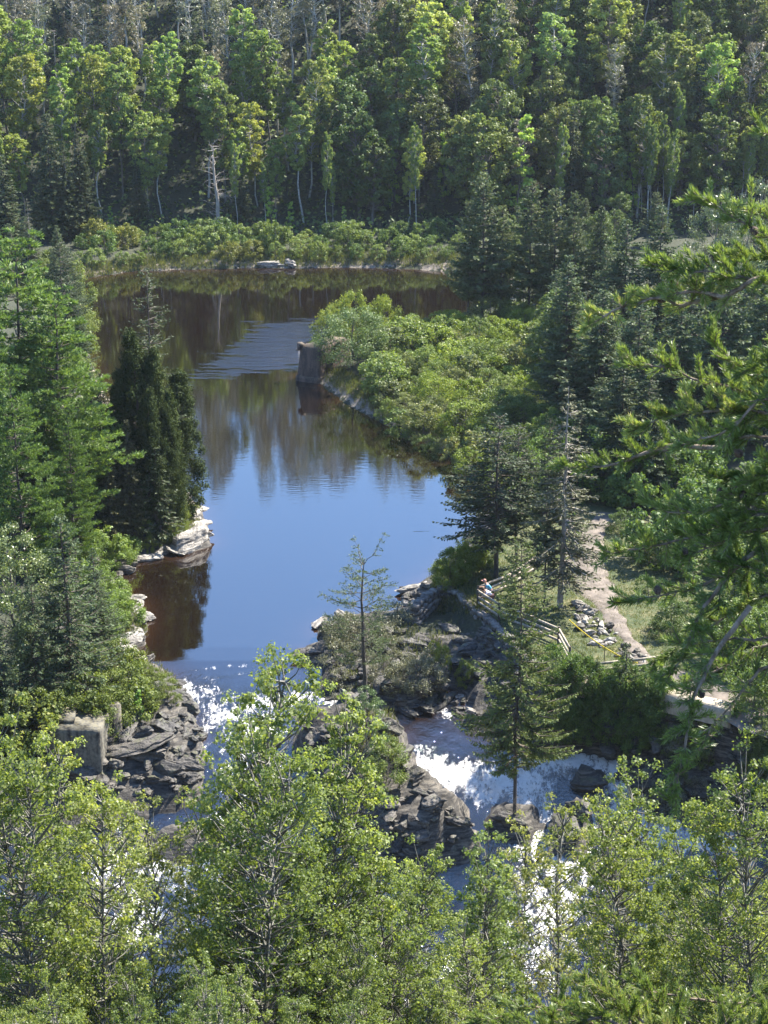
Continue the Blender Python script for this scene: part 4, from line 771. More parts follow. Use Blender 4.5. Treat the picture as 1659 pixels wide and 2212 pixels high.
# islet below the lake
rock('darkrock_slab', 682, 1420, 1.15, 'striped leaning slab at the left tip of the islet', rz=0.2, sc=(1, .7, 1.6)); 
scatter([(690,1345),(760,1335),(780,1370),(720,1395),(685,1375)], 16, .3, .8, ['rock', 'palerock', 'palerock_slab'], 'pale stone at the upper edge of the islet', 'pale stones of the islet edge')
scatter([(710,1400),(850,1340),(940,1400),(980,1470),(950,1510),(900,1535),(820,1522),(705,1500)], 50, .35, 1.1, ['rock', 'darkrock', 'rock_slab', 'darkrock'], 'weathered rock of the islet below the lake', 'weathered rocks of the islet')
scatter([(700,1492),(820,1516),(900,1530),(960,1510),(955,1535),(900,1545),(810,1532),(700,1508)], 22, .3, .7, ['darkrock', 'darkrock_slab'], 'wet black rock along the lower edge of the islet', 'wet rocks of the islet edge')
scatter([(868,1275),(900,1262),(930,1262),(900,1312),(875,1312)], 12, .35, .9, ['palerock', 'palerock_slab', 'rock'], 'pale rock at the right side of the lake outlet', 'pale rocks right of the outlet')
scatter([(972,1480),(1010,1510),(1040,1540),(1020,1560),(975,1545),(960,1515)], 14, .25, .6, ['rock', 'palerock', 'darkrock'], 'stone beside the little inlet stream', 'stones of the inlet stream')
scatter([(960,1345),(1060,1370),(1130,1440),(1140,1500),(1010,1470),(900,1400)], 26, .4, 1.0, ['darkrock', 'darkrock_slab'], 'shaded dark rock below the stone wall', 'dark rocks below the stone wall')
# centre rock and the heap below it
for x, y, r, kd, lab in [(835, 1585, 1.0, 'rock', 'big pale topped block at the right end of the centre rock'), (760, 1580, 1.0, 'rock_slab', 'broad slab on top of the centre rock'), (700, 1600, .9, 'rock_slab', 'slab at the left end of the centre rock'), (872, 1640, .8, 'darkrock', 'dark boulder standing right of the centre rock'),
        (740, 1660, 1.0, 'darkrock', 'dark steep front face of the centre rock'), (690, 1680, .9, 'darkrock', 'dark boulder at the lower left of the centre rock'), (900, 1690, 1.0, 'rock', 'rounded rock where the right channel bends'), (800, 1640, 1.0, 'rock', 'rock face below the small silvery tree')]:
    rock(kd, x, y, r, lab, 'blocks of the centre rock')
scatter([(650,1570),(760,1548),(860,1570),(890,1650),(850,1690),(720,1690),(650,1640)], 46, .25, .8, ['rock', 'rock', 'rock_slab', 'darkrock'], 'broken stone on the flank of the centre rock', 'broken stones of the centre rock', sp_=0.6)
scatter([(740,1690),(880,1680),(960,1720),(1010,1760),(1040,1840),(900,1900),(760,1860)], 88, .22, .8, ['rock', 'darkrock', 'rock', 'rock_slab'], 'jumbled rock of the heap below the centre rock', 'rocks of the heap below the centre rock')
for x, y, r, lab in [(1268, 1700, 1.0, 'black wet boulder parting the right hand falls'), (1225, 1800, 1.2, 'black boulder below the parted falls'), (1250, 1760, .9, 'dark rock between the two strands of the falls'), (1395, 1700, 1.3, 'black boulder right of the falls lip'), (1360, 1560, 1.6, 'ribbed grey outcrop below the fence slope'), (1110, 1785, .8, 'rock at the foot of the large front conifer')]:
    rock('darkrock' if 'grey' not in lab else 'rock', x, y, r, lab)
scatter([(1220,1600),(1300,1570),(1430,1560),(1480,1700),(1540,1780),(1440,1770),(1370,1690),(1310,1622)], 44, .4, 1.2, ['darkrock', 'darkrock', 'darkrock_slab'], 'dark wet rock right of the right hand falls', 'dark rocks right of the falls')
scatter([(1430,1540),(1590,1550),(1700,1650),(1700,1790),(1560,1790),(1450,1690)], 50, .3, .95, ['rock', 'palerock', 'darkrock', 'rock_slab'], 'rubble stone on the slope under the gravel path', 'rubble stones under the gravel path', name='rubble_stone')
scatter([(1238,1310),(1262,1305),(1330,1370),(1340,1400),(1290,1398),(1245,1350)], 60, .14, .42, ['palerock', 'palerock', 'rock'], 'grey riprap stone heaped beside the path', 'riprap stones beside the path', name='riprap_stone', sp_=0.62, sink=0.0)
scatter([(1345,1398),(1400,1420),(1400,1440),(1350,1436),(1325,1412)], 22, .14, .38, ['rock', 'palerock'], 'stone of the small heap near the end of the fence', 'stones heaped near the end of the fence', name='riprap_stone', sp_=0.62, sink=0.0)

# ------------------------------------------------------------------ old concrete: bridge pier on the spit, block at the lower left
def frustum(base, top, zb, zt):
    n = len(base); V = [(x, y, zb) for x, y in base]+[(x, y, zt) for x, y in top]; return V, n
def prism(name, base, shrink, zb, zt, mat, cutsz=7):
    """tapered block with worn edges: many cross sections, slightly jittered"""
    rg = np.random.default_rng(len(name)); c = np.mean(base, 0); ring = []
    B = np.array(base, float); P = []
    for i in range(len(B)):
        a, b = B[i], B[(i+1) % len(B)]; k = max(2, int(np.linalg.norm(b-a)/0.35))
        for j in range(k): P.append(a+(b-a)*j/k)
    P = np.array(P); m = len(P); nz_ = max(3, int((zt-zb)/0.3)); V = []; Q = []
    for k in range(nz_+1):
        t = k/nz_; q = c+(P-c)*(1-shrink*t)+rg.normal(0, 0.022, P.shape); V += [(x, y, zb+(zt-zb)*t+(rg.normal(0, .04) if k == nz_ else 0)) for x, y in q]
    for k in range(nz_):
        for j in range(m): Q.append([k*m+j, k*m+(j+1) % m, (k+1)*m+(j+1) % m, (k+1)*m+j])
    top = nz_*m; V.append((c[0], c[1], zt+0.03)); cc = len(V)-1
    for j in range(0, m-1, 2): Q.append([top+j, top+(j+1) % m, top+(j+2) % m, cc])
    if m % 2: Q.append([top+m-1, top, cc, cc])
    if m % 2: Q.pop()
    return mesh_np(name, V, Q, mat)
pA, pB, pC_ = at(643, 822), at(690, 828), at(762, 800)
pA, pB, pC_ = np.array(pA), np.array(pB), np.array(pC_); pD = pA+(pC_-pB)
t = thing('concrete_pier', 'old stained concrete bridge pier standing in the lake at the tip of the spit', 'pier', (*pA, -0.4))
loc = [p-pA for p in (pA, pB, pC_, pD)]; ctr = np.mean(loc, 0)
part('shaft', prism('pier_shaft', loc, 0.13, 0.9, 3.8, M['pier']), t)
part('footing', prism('pier_footing', [ctr+(p-ctr)*1.09 for p in loc], 0.03, 0.0, 0.95, M['pier']), t)
g = Geo(); g.box((0.35, 0.6, 3.85), (0.5, 0.9, 0.35), 0.4); g.box((0.2, 0.3, 3.6), (0.35, 0.4, 0.4), 0.4); part('broken_edge', g.mesh('broken_edge', M['pier']), t)
rock('palerock_slab', 590, 577, 1.3, 'long pale flat rock at the waterline of the far shore', sink=-.2, rz=0.1); rock('palerock', 625, 576, .8, 'pale rock beside the long flat one on the far shore', sink=-.2)
rock('palerock', 646, 757, 0.35, 'small pale stone in the water behind the pier')
X, Y, Z = on(165, 1668); X2, Y2, _ = on(218, 1668)
t = thing('concrete_block', 'stained black and tan concrete block, remains of a dam, above the lower left rocks', 'block', (X, Y, Z-0.6))
part('body', prism('block_body', [np.array(p) for p in [(-1.7, 0.1), (1.5, -0.1), (1.75, 2.3), (-1.5, 2.6)]], 0.03, 0, 3.3, M['block']), t)
g = Geo(); g.box((-0.9, 1.6, 3.45), (1.5, 1.6, 0.28), 0.03); part('raised_slab', g.mesh('raised_slab', M['block']), t)
g = Geo(); g.box((1.9, 2.7, 1.7), (0.8, 0.5, 3.9), 0.5); part('end_stub', g.mesh('end_stub', M['block']), t)

# stone retaining wall of the right bank: jittered courses along a curved line
line = [at(x, y, 2.7) for x, y in [(905,1312),(930,1284),(955,1270),(985,1286),(1030,1324),(1080,1368),(1125,1415),(1168,1462)]]
def resample(P, st):
    P = np.array(P); d = np.r_[0, np.cumsum(np.linalg.norm(np.diff(P, axis=0), axis=1))]; q = np.arange(0, d[-1], st)
    return np.stack([np.interp(q, d, P[:, k]) for k in range(P.shape[1])], 1)
g = Geo(); rr2 = random.Random(3)
for k in range(8):
    LP = resample(line, 0.44); 
    for (x, y), (x2, y2) in zip(LP[:-1], LP[1:]):
        a = math.atan2(y2-y, x2-x); nx_, ny_ = math.sin(a), -math.cos(a); o = 0.34-0.05*k+rr2.uniform(-.09, .09)
        i = rr2.random()
        g.box((x-nx_*0+(-0.3+o)*nx_*-1*-1, y+(-0.3+o)*ny_, 0.15+k*0.35+rr2.uniform(-.05, .05)), (0.42*rr2.uniform(.7, 1.1), 0.5, 0.31*rr2.uniform(.75, 1.1)), a+rr2.uniform(-.2, .2))
solo('stone_wall', g.mesh('stone_wall', M['wallrock']), 'dark dry stone retaining wall with a pale crest curving below the fence', 'wall')
# pale concrete ledges: by the fence corner and along the gravel path
def drape_slab(name, px, z, th, mat, label, cat):
    P = [at(x, y, z) for x, y in px]; me = prism(name, P, 0.0, z-th, z, mat); return solo(name, me, label, cat)
drape_slab('concrete_ledge', [(1198,1474),(1205,1456),(1290,1462),(1282,1478)], 2.95, 0.9, M['slabc'], 'pale concrete ledge at the corner of the wooden fence', 'ledge')
drape_slab('concrete_edge', [(1425,1500),(1440,1486),(1584,1518),(1580,1536)], 2.95, 1.1, M['slabc'], 'tan concrete edge carrying the gravel path above the rubble', 'ledge')

# ------------------------------------------------------------------ gravel path, lawn grass, shore grass
def ribbon(name, px, widths, mat, lift, st=0.5, nw=7):
    C_ = np.array([on(x, y)[:2] for x, y in px]); D = np.r_[0, np.cumsum(np.linalg.norm(np.diff(C_, axis=0), axis=1))]
    q = np.arange(0, D[-1], st); P = np.stack([np.interp(q, D, C_[:, k]) for k in range(2)], 1)
    for _ in range(6): P[1:-1] = (P[:-2]+P[1:-1]*2+P[2:])/4
    W = np.interp(q, D, widths); tg = np.gradient(P, axis=0); tg /= np.linalg.norm(tg, axis=1)[:, None]; nn = np.stack([-tg[:, 1], tg[:, 0]], 1)
    u = np.linspace(-.5, .5, nw); wob = 0.25*np.sin(q*1.3)+0.18*np.sin(q*3.1+1); Wl = (W+wob)[:, None]*u
    XY = P[:, None, :]+Wl[:, :, None]*nn[:, None, :]; Z_ = np.maximum(hgt(XY[..., 0], XY[..., 1]), 2.4)+lift*(1-0.0*abs(u))
    Z_[:, 0] -= 0.12; Z_[:, -1] -= 0.12
    V = np.concatenate([XY, Z_[..., None]], -1).reshape(-1, 3); i = (np.arange(len(q)-1)[:, None]*nw+np.arange(nw-1)).ravel()
    return mesh_np(name, V, np.stack([i, i+1, i+nw+1, i+nw], 1), mat, True)
struct('path', ribbon('path', [(1310,1110),(1272,1170),(1262,1215),(1285,1265),(1318,1325),(1358,1385),(1400,1440),(1490,1475),(1560,1505),(1640,1560),(1750,1640)], [1.2,2.0,2.7,2.9,1.3,1.1,1.3,2.4,2.8,2.6,2.4], M['gravel'], 0.09))
def tufts(name, n, sampler, lo, hi, wd, mat):
    g = Geo(); rg = np.random.default_rng(5); c = []
    while len(c) < n:
        X_, Y_ = sampler(); c.append((X_, Y_))
    c = np.array(c); c = np.repeat(c, 5, 0)+rg.normal(0, 0.12, (len(c)*5, 2)); z = hgt(c[:, 0], c[:, 1]); keep = z > wz(c[:, 1])-0.05; c = c[keep]; z = z[keep]
    d = np.stack([rg.normal(0, .3, len(c)), rg.normal(0, .3, len(c)), np.ones(len(c))], 1)
    g.blades(np.column_stack([c, z-0.03]), d, rg.uniform(lo, hi, len(c)), wd, rg); return g.mesh(name, mat)
SP_EDGE = np.array([at(x, y) for x, y in [(690,828),(760,880),(850,925),(920,955),(990,1000),(1030,1050),(1030,1110)]])
FAR_EDGE = np.array([at(x, y) for x, y in [(150,606),(220,595),(300,585),(420,582),(545,578),(640,579),(720,577),(850,579),(985,588)]])
def along(L, a, b):
    i = rnd.randrange(len(L)-1); t = rnd.random(); p = L[i]*(1-t)+L[i+1]*t; return p[0]+rnd.uniform(a, b), p[1]+rnd.uniform(a, b)
me = tufts('shore_grass', 5200, lambda: along(SP_EDGE, 0.0, 2.2) if rnd.random() < .35 else along(FAR_EDGE, 0.0, 3.4), .25, .7, .06, M['grass'])
o = struct('shore_grass', me, 'stuff')
PKL = PARK[:, 0].min(), PARK[:, 0].max(), PARK[:, 1].min(), PARK[:, 1].max()
def lawn_pt():
    x, y = rnd.uniform(1040, 1500), rnd.uniform(1130, 1480); return at(x, y, 2.7)
o = struct('lawn_grass', tufts('lawn_grass', 7000, lawn_pt, .06, .22, .035, M['grass']), 'stuff')
def bank_pt():
    x, y = rnd.choice([(rnd.uniform(930, 1060), rnd.uniform(1240, 1330)), (rnd.uniform(240, 420), rnd.uniform(1400, 1500)), (rnd.uniform(230, 320), rnd.uniform(1270, 1400)), (rnd.uniform(350, 430), rnd.uniform(1090, 1180)), (rnd.uniform(720, 980), rnd.uniform(1350, 1500)), (rnd.uniform(740, 860), rnd.uniform(1540, 1640))]); return on(x, y)[:2]
o = struct('bank_grass', tufts('bank_grass', 3200, bank_pt, .15, .5, .04, M['grass']), 'stuff')
fl = Geo(); rg = np.random.default_rng(11); n = 40000      # leafy ground layer of the far forest
X = rg.uniform(-75, 78, n); Y = rg.uniform(236, 312, n); c = np.column_stack([X, Y, hgt(X, Y)+rg.random(n)**2*2.4])
fl.leaves(c, rg.normal(0, .6, (n, 3))+np.array([0, 0, 1]), rg.uniform(.4, .8, n), rg)
struct('forest_undergrowth', fl.mesh('forest_undergrowth', M['maple']), 'stuff')

# ------------------------------------------------------------------ wooden rail fences
def fence(px, label, zg=None, nr=3, h=1.15, mat='timber'):
    P = [on(x, y) for x, y in px]; P = [np.array([p[0], p[1], max(p[2], 2.5)]) for p in P]
    t = thing('wooden_fence', label, 'fence', P[0]); o = P[0]
    for a, b in zip(P[:-1], P[1:]):
        n = max(1, round(np.linalg.norm(b-a)/2.4))
        for k in range(n):
            p, q = a+(b-a)*k/n-o, a+(b-a)*(k+1)/n-o
            for r_ in range(nr):
                z = h*(0.92-0.33*r_); g = Geo(); g.beam(p+[0, 0, z+rnd.uniform(-.03, .03)], q+[0, 0, z+rnd.uniform(-.03, .03)], 0.09, 0.14); part('rail', g.mesh('rail', M[mat]), t)
            g = Geo(); g.tube([p+[0, 0, -0.2], p+[0, 0, h*0.6], p+[0, 0, h+0.05]], [.085, .08, .078], 8); part('post', g.mesh('post', M['timberdark']), t)
    g = Geo(); e = P[-1]-o; g.tube([e+[0, 0, -0.2], e+[0, 0, h*0.6], e+[0, 0, h+0.05]], [.085, .08, .078], 8); part('post', g.mesh('post', M['timberdark']), t)
    return P
F1 = fence([(1032,1302),(1105,1270),(1160,1232),(1185,1208)], 'pale weathered rail fence running up behind the two people')
F2 = fence([(1032,1310),(1078,1340),(1150,1368),(1206,1392),(1230,1436)], 'rail fence running down from the people along the wall')
F3 = fence([(1203,1478),(1290,1470),(1360,1462),(1428,1452)], 'dark rail fence above the shrub slope left of the gravel path')
F4 = fence([(1203,1482),(1172,1470)], 'short piece of rail fence at the pale concrete ledge')

# yellow barrier tape between a thin stake and the fence
M['tape'] = plain('tape_yellow', (0.85, 0.62, 0.03), 0.4, 0.08)
P = [np.array(on(*p)) for p in [(1228,1372),(1305,1430),(1376,1452)]]
for p in P: p[2] = max(p[2], 2.6)
t = thing('barrier_tape', 'yellow barrier tape stretched from the fence past a thin stake by the riprap', 'tape', P[1]); g = Geo()
for a, b, h0, h1_ in ((P[0], P[1], 1.05, .95), (P[1], P[2], .95, .6)):
    for k in range(12):
        def q(k): s_ = k/12; return a+(b-a)*s_-P[1]+np.array([0, 0, h0+(h1_-h0)*s_-0.35*s_*(1-s_)])
        g.beam(q(k), q(k+1), 0.02, 0.075)
part('tape', g.mesh('tape', M['tape']), t)
g = Geo(); g.tube([(0, 0, -.2), (0, 0, .5), (0.02, 0, 1.1)], [.03, .028, .025], 6); part('stake', g.mesh('stake', M['timberdark']), t)
g = Geo(); [g.blades(np.array([[0, 0, .95]]), np.array([[sx, .2, -.4]]), [.22], [.07], np.random.default_rng(k)) for k, sx in enumerate((.8, -.6))]; part('knot', g.mesh('knot', M['tape']), t)

# ------------------------------------------------------------------ two people leaning on the fence
M['skin'] = plain('skin', (0.48, 0.27, 0.18), 0.5, 0.05); M['blueshirt'] = plain('blue_shirt', (0.07, 0.27, 0.42), 0.8); M['whiteshirt'] = plain('white_shirt', (0.74, 0.70, 0.80), 0.8, .04)
M['shorts'] = plain('dark_shorts', (0.03, 0.035, 0.07), 0.85); M['shorts2'] = plain('brown_shorts', (0.16, 0.07, 0.06), 0.85); M['hair'] = plain('brown_hair', (0.07, 0.035, 0.02), 0.6); M['cap'] = plain('cap_cloth', (0.42, 0.2, 0.16), 0.7); M['shoe'] = plain('shoe', (0.06, 0.055, 0.05), 0.7)
def skin(name, verts, edges, radii, mat, sub=2):
    me = bpy.data.meshes.new(name); me.from_pydata(verts, edges, []); o = bpy.data.objects.new(name, me); C.objects.link(o)
    md = o.modifiers.new('skin', 'SKIN'); md.use_smooth_shade = True
    for i, r in enumerate(radii): me.skin_vertices[0].data[i].radius = (r, r) if not isinstance(r, tuple) else r
    me.skin_vertices[0].data[0].use_root = True
    s_ = o.modifiers.new('sub', 'SUBSURF'); s_.levels = sub; s_.render_levels = sub
    bpy.context.view_layer.update(); dg = bpy.context.evaluated_depsgraph_get(); m2 = bpy.data.meshes.new_from_object(o.evaluated_get(dg)); m2.name = name
    bpy.data.objects.remove(o); bpy.data.meshes.remove(me); m2.materials.clear(); m2.materials.append(mat)
    m2.polygons.foreach_set('use_smooth', np.ones(len(m2.polygons), bool)); return m2
def skin_chain(name, chains, mat):                  # chains share their first vertex (root)
    V, E, Rr = [], [], []; idx = {}
    for ch in chains:
        prev = None
        for p, r in ch:
            key = tuple(np.round(p, 4))
            if key not in idx: idx[key] = len(V); V.append(tuple(p)); Rr.append(r)
            if prev is not None and prev != idx[key]: E.append((prev, idx[key]))
            prev = idx[key]
    return skin(name, V, E, Rr, mat)
def person(loc, rz, label, shirt, lower, bend=0.75, cap=None, arm=0.0, ht=1.0):
    """standing, leaning forward (local +X) with the forearms on the rail"""
    t = thing('person', label, 'person', loc, rz, 'people leaning on the fence', (ht,)*3)
    hip = np.array([0, 0, .92]); d = np.array([math.sin(bend), 0, math.cos(bend)])
    bl, nk = hip+d*.22, hip+d*.50; hd0 = nk+d*.10+np.array([.02, 0, .01])
    body = []
    for sg in (-1, 1):
        kn = np.array([.05, sg*.11, .49]); an = np.array([-.04, sg*.12, .09])
        body.append([(hip, .135), (hip+[0, sg*.09, -.05], .095), ((hip+kn)/2+[0, sg*.03, 0], .078), (kn, .055), ((kn+an)/2+[-.02, 0, .05], .052), (an, .036), (an+[.09, 0, -.05], .036), (an+[.18, 0, -.055], .026)])
        sh = nk+np.array([0, sg*.17, -.02]); el = sh+np.array([.10+arm*.1, sg*.10, -.27]); wr = el+np.array([.22, -sg*.06, .02])
        body.append([(hip, .135), (bl, .12), (nk, .10), (sh, .055), ((sh+el)/2, .045), (el, .038), (wr, .026), (wr+[.05, 0, 0], .030)])
        for k in range(4):
            b0 = wr+[.05, 0, 0]; f = np.array([.055+.008*(k in (1, 2)), (k-1.5)*.019, -.012])
            body.append([(b0, .030), (b0+f*.8, .010), (b0+f*1.35+[0, 0, -.02], .008)])
        body.append([(b0, .030), (b0+[.02, -sg*.04, -.01], .010), (b0+[.045, -sg*.05, -.02], .008)])
    body.append([(nk, .10), (nk+d*.07, .05), (hd0+d*.04, .06), (hd0+d*.12, .095), (hd0+d*.20, .075)])
    part('body', skin_chain('body', body, M['skin']), t)
    # shirt over the torso and upper arms
    sc_ = [[(hip+d*.02, .145), (bl, .145), (nk-d*.02, .125)]]
    for sg in (-1, 1):
        sh = nk+np.array([0, sg*.17, -.02]); el = sh+np.array([.10+arm*.1, sg*.10, -.27]); sc_.append([(nk-d*.02, .125), (sh, .075), (sh*.45+el*.55, .062)])
    part('shirt', skin_chain('shirt', sc_, shirt), t)
    sc_ = []
    for sg in (-1, 1):
        kn = np.array([.05, sg*.11, .49]); sc_.append([(hip+d*.01, .148), (hip+[0, sg*.09, -.06], .112), (kn+[0, 0, .07], .085)])
    part('shorts', skin_chain('shorts', sc_, lower), t)
    hc = hd0+d*.15; g = Geo(); th = np.linspace(0, 2*PI, 17)[:-1]; rings = []
    for ph in np.linspace(0.02, PI*.58, 7): rings.append(np.stack([.118*np.sin(ph)*np.cos(th), .108*np.sin(ph)*np.sin(th), .125*np.cos(ph)*np.ones(16)], 1))
    Vv = np.concatenate(rings); b = bend*.4; Rm = np.array([[math.cos(b), 0, math.sin(b)], [0, 1, 0], [-math.sin(b), 0, math.cos(b)]]); Vv = Vv@Rm.T+hc+np.array([-.015, 0, .02])
    Qq = [[k*16+j, k*16+(j+1) % 16, (k+1)*16+(j+1) % 16, (k+1)*16+j] for k in range(6) for j in range(16)]
    g.add(Vv, Qq)
    if cap is not None: g.box(hc+np.array([.14, 0, .03]), (.13, .15, .018))
    part('cap' if cap is not None else 'hair', g.mesh('headwear', cap if cap is not None else M['hair'], True), t)
    for part_ in ((.115, .035), (.115, -.035)):
        pass
    g = Geo(); 
    for sg in (-1, 1): g.box((.045, sg*.12, .035), (.27, .10, .075))
    for k, o_ in enumerate((-1, 1)): pass
    part('shoes', g.mesh('shoes', M['shoe']), t)
    f = Geo()
    for sg in (-1, 1): f.box(hc+np.array([.088, sg*.035, -.012]), (.012, .022, .010))
    part('eyes', f.mesh('eyes', M['shoe']), t)
    return t
c0 = F2[0]; dirn = F2[1]-F2[0]; ang = math.atan2(dirn[1], dirn[0]); nrm = np.array([-dirn[1], dirn[0], 0])/np.linalg.norm(dirn)
if nrm[1] < 0: nrm = -nrm
face = math.atan2(-nrm[1], -nrm[0])
pw = c0+dirn/np.linalg.norm(dirn)*0.75+nrm*0.62; pb = c0+dirn/np.linalg.norm(dirn)*0.1+nrm*0.95
person((pw[0], pw[1], max(h1(pw[0], pw[1]), 2.5)), face-0.35, 'person in a white shirt leaning far over the wooden rail', M['whiteshirt'], M['shorts2'], 0.95)
person((pb[0], pb[1], max(h1(pb[0], pb[1]), 2.5)), face-0.5, 'person in a blue shirt and reddish cap beside the one in white', M['blueshirt'], M['shorts'], 0.6, M['cap'], ht=1.03)

# ------------------------------------------------------------------ the pine beside the lookout, its boughs reaching into the view
def P3(x, y, d):
    v = raydir(x, y); v = v/np.linalg.norm(v); return np.array([0, 0, CAMZ])+v*d
M['cone'] = bark_mat('cone_scales', (0.05, 0.03, 0.025), (0.13, 0.085, 0.06), 40)
def cone_mesh():
    rg = np.random.default_rng(1); c, nn, sz = [], [], []
    for k in range(46):
        t = k/46; a = k*2.4; r_ = 0.02*math.sin(PI*(0.12+0.8*t))+0.002; c.append([r_*math.cos(a), r_*math.sin(a), 0.05*t]); nn.append([math.cos(a)*.3, math.sin(a)*.3, -.9+1.2*t]); sz.append(0.016)
    g = Geo(); g.leaves(np.array(c), np.array(nn), np.array(sz), rg, 1.1, axis=np.array([[x[0], x[1], 0.001] for x in nn])); g.tube([[0, 0, 0], [0, 0, .022], [0, 0, .05]], [.011, .015, .005], 7); return g.mesh('cone', M['cone'])
CONE = cone_mesh()
def bough(parent, origin, px, d, rg, dense=1.0, thick=0.011, shoot=(0.09, 0.24), start=0.2, up=0.22):
    """px: picture points of the bough's course at distance d (d may be a pair from root to tip)"""
    d0, d1 = d if isinstance(d, tuple) else (d, d); n = len(px)
    P = np.array([P3(x, y, d0+(d1-d0)*i/(n-1)) for i, (x, y) in enumerate(px)]); P = resample(P, 0.045)
    if len(P) < 4: return
    k = np.cumsum(rg.normal(0, .0045, P.shape), 0); P += k-np.linspace(0, 1, len(P))[:, None]*k[-1]*0.5
    T = Geo(); L = Geo(); m = len(P); T.tube(P-origin, np.linspace(thick, 0.0035, m), 7)
    c_, d_, l_ = [], [], []
    def clothe(a, b, full=1.0):
        v = b-a; ln = np.linalg.norm(v); v = v/ln; k_ = int(1250*ln*full*dense)
        t = 1-rg.random(k_)*min(1, 0.14/ln) if ln > 0.14 else rg.random(k_)
        r = rg.normal(size=(k_, 3)); r -= (r@v)[:, None]*v; r /= np.linalg.norm(r, axis=1)[:, None]
        c_.append(a+v*ln*t[:, None]); d_.append(v*rg.uniform(.8, 1.7, (k_, 1))+r+np.array([0, 0, .38])); l_.append(rg.uniform(.028, .048, k_))
    s0 = int(m*start)
    for i in range(s0, m):
        f = (i-s0)/(m-s0+1e-9); tg = P[min(i+1, m-1)]-P[max(i-1, 0)]; tg /= np.linalg.norm(tg)
        for q in range(2 if rg.random() < 0.75 else 1):
            v = tg*rg.uniform(.5, 1.0)+rg.normal(0, .62, 3)+np.array([0, 0, up*rg.uniform(.1, 1.2)]); v /= np.linalg.norm(v)
            ln = rg.uniform(*shoot)*(1.05-.45*f); a = P[i]; b = a+v*ln+rg.normal(0, .012, 3)+np.array([0, 0, .02])
            T.tube(np.array([a, (a+b)/2+np.array([0, 0, -.006]), b])-origin, [.0042, .0034, .0028], 5); clothe(a, b)
            if ln > .15:
                w_ = v+rg.normal(0, .55, 3); w_ /= np.linalg.norm(w_); a2 = a+(b-a)*.5; b2 = a2+w_*ln*.55; T.tube(np.array([a2, (a2+b2)/2, b2])-origin, [.003, .0028, .0025], 4); clothe(a2, b2)
    clothe(P[-4], P[-1]+(P[-1]-P[-3])*.5)
    br = part('branch', T.mesh('branch', M['pinebark'], True), parent)
    cs = np.concatenate(c_)-origin; ds = np.concatenate(d_); ls = np.concatenate(l_)
    L.blades(cs, ds, ls, .0042*rg.uniform(.8, 1.3, len(ls)), rg); part('needles', L.mesh('needles', M['needle']), br)
rg = np.random.default_rng(77)
tb = P3(1930, 1100, 9.2); tX, tY = float(tb[0]), float(tb[1]); tZ = h1(tX, tY)
np_ = thing('pine_tree', 'near pine with long needles and dark cones reaching in from the right edge', 'tree', (tX, tY, tZ-.2)); o = np.array([tX, tY, tZ-.2])
g = Geo(); g.tube([(0, 0, 0), (.05, 0, 3), (0, .05, 6), (.03, 0, 9), (0, 0, 11.5)], [.17, .15, .13, .10, .04], 14); part('trunk', g.mesh('trunk', M['pinebark'], True), np_)
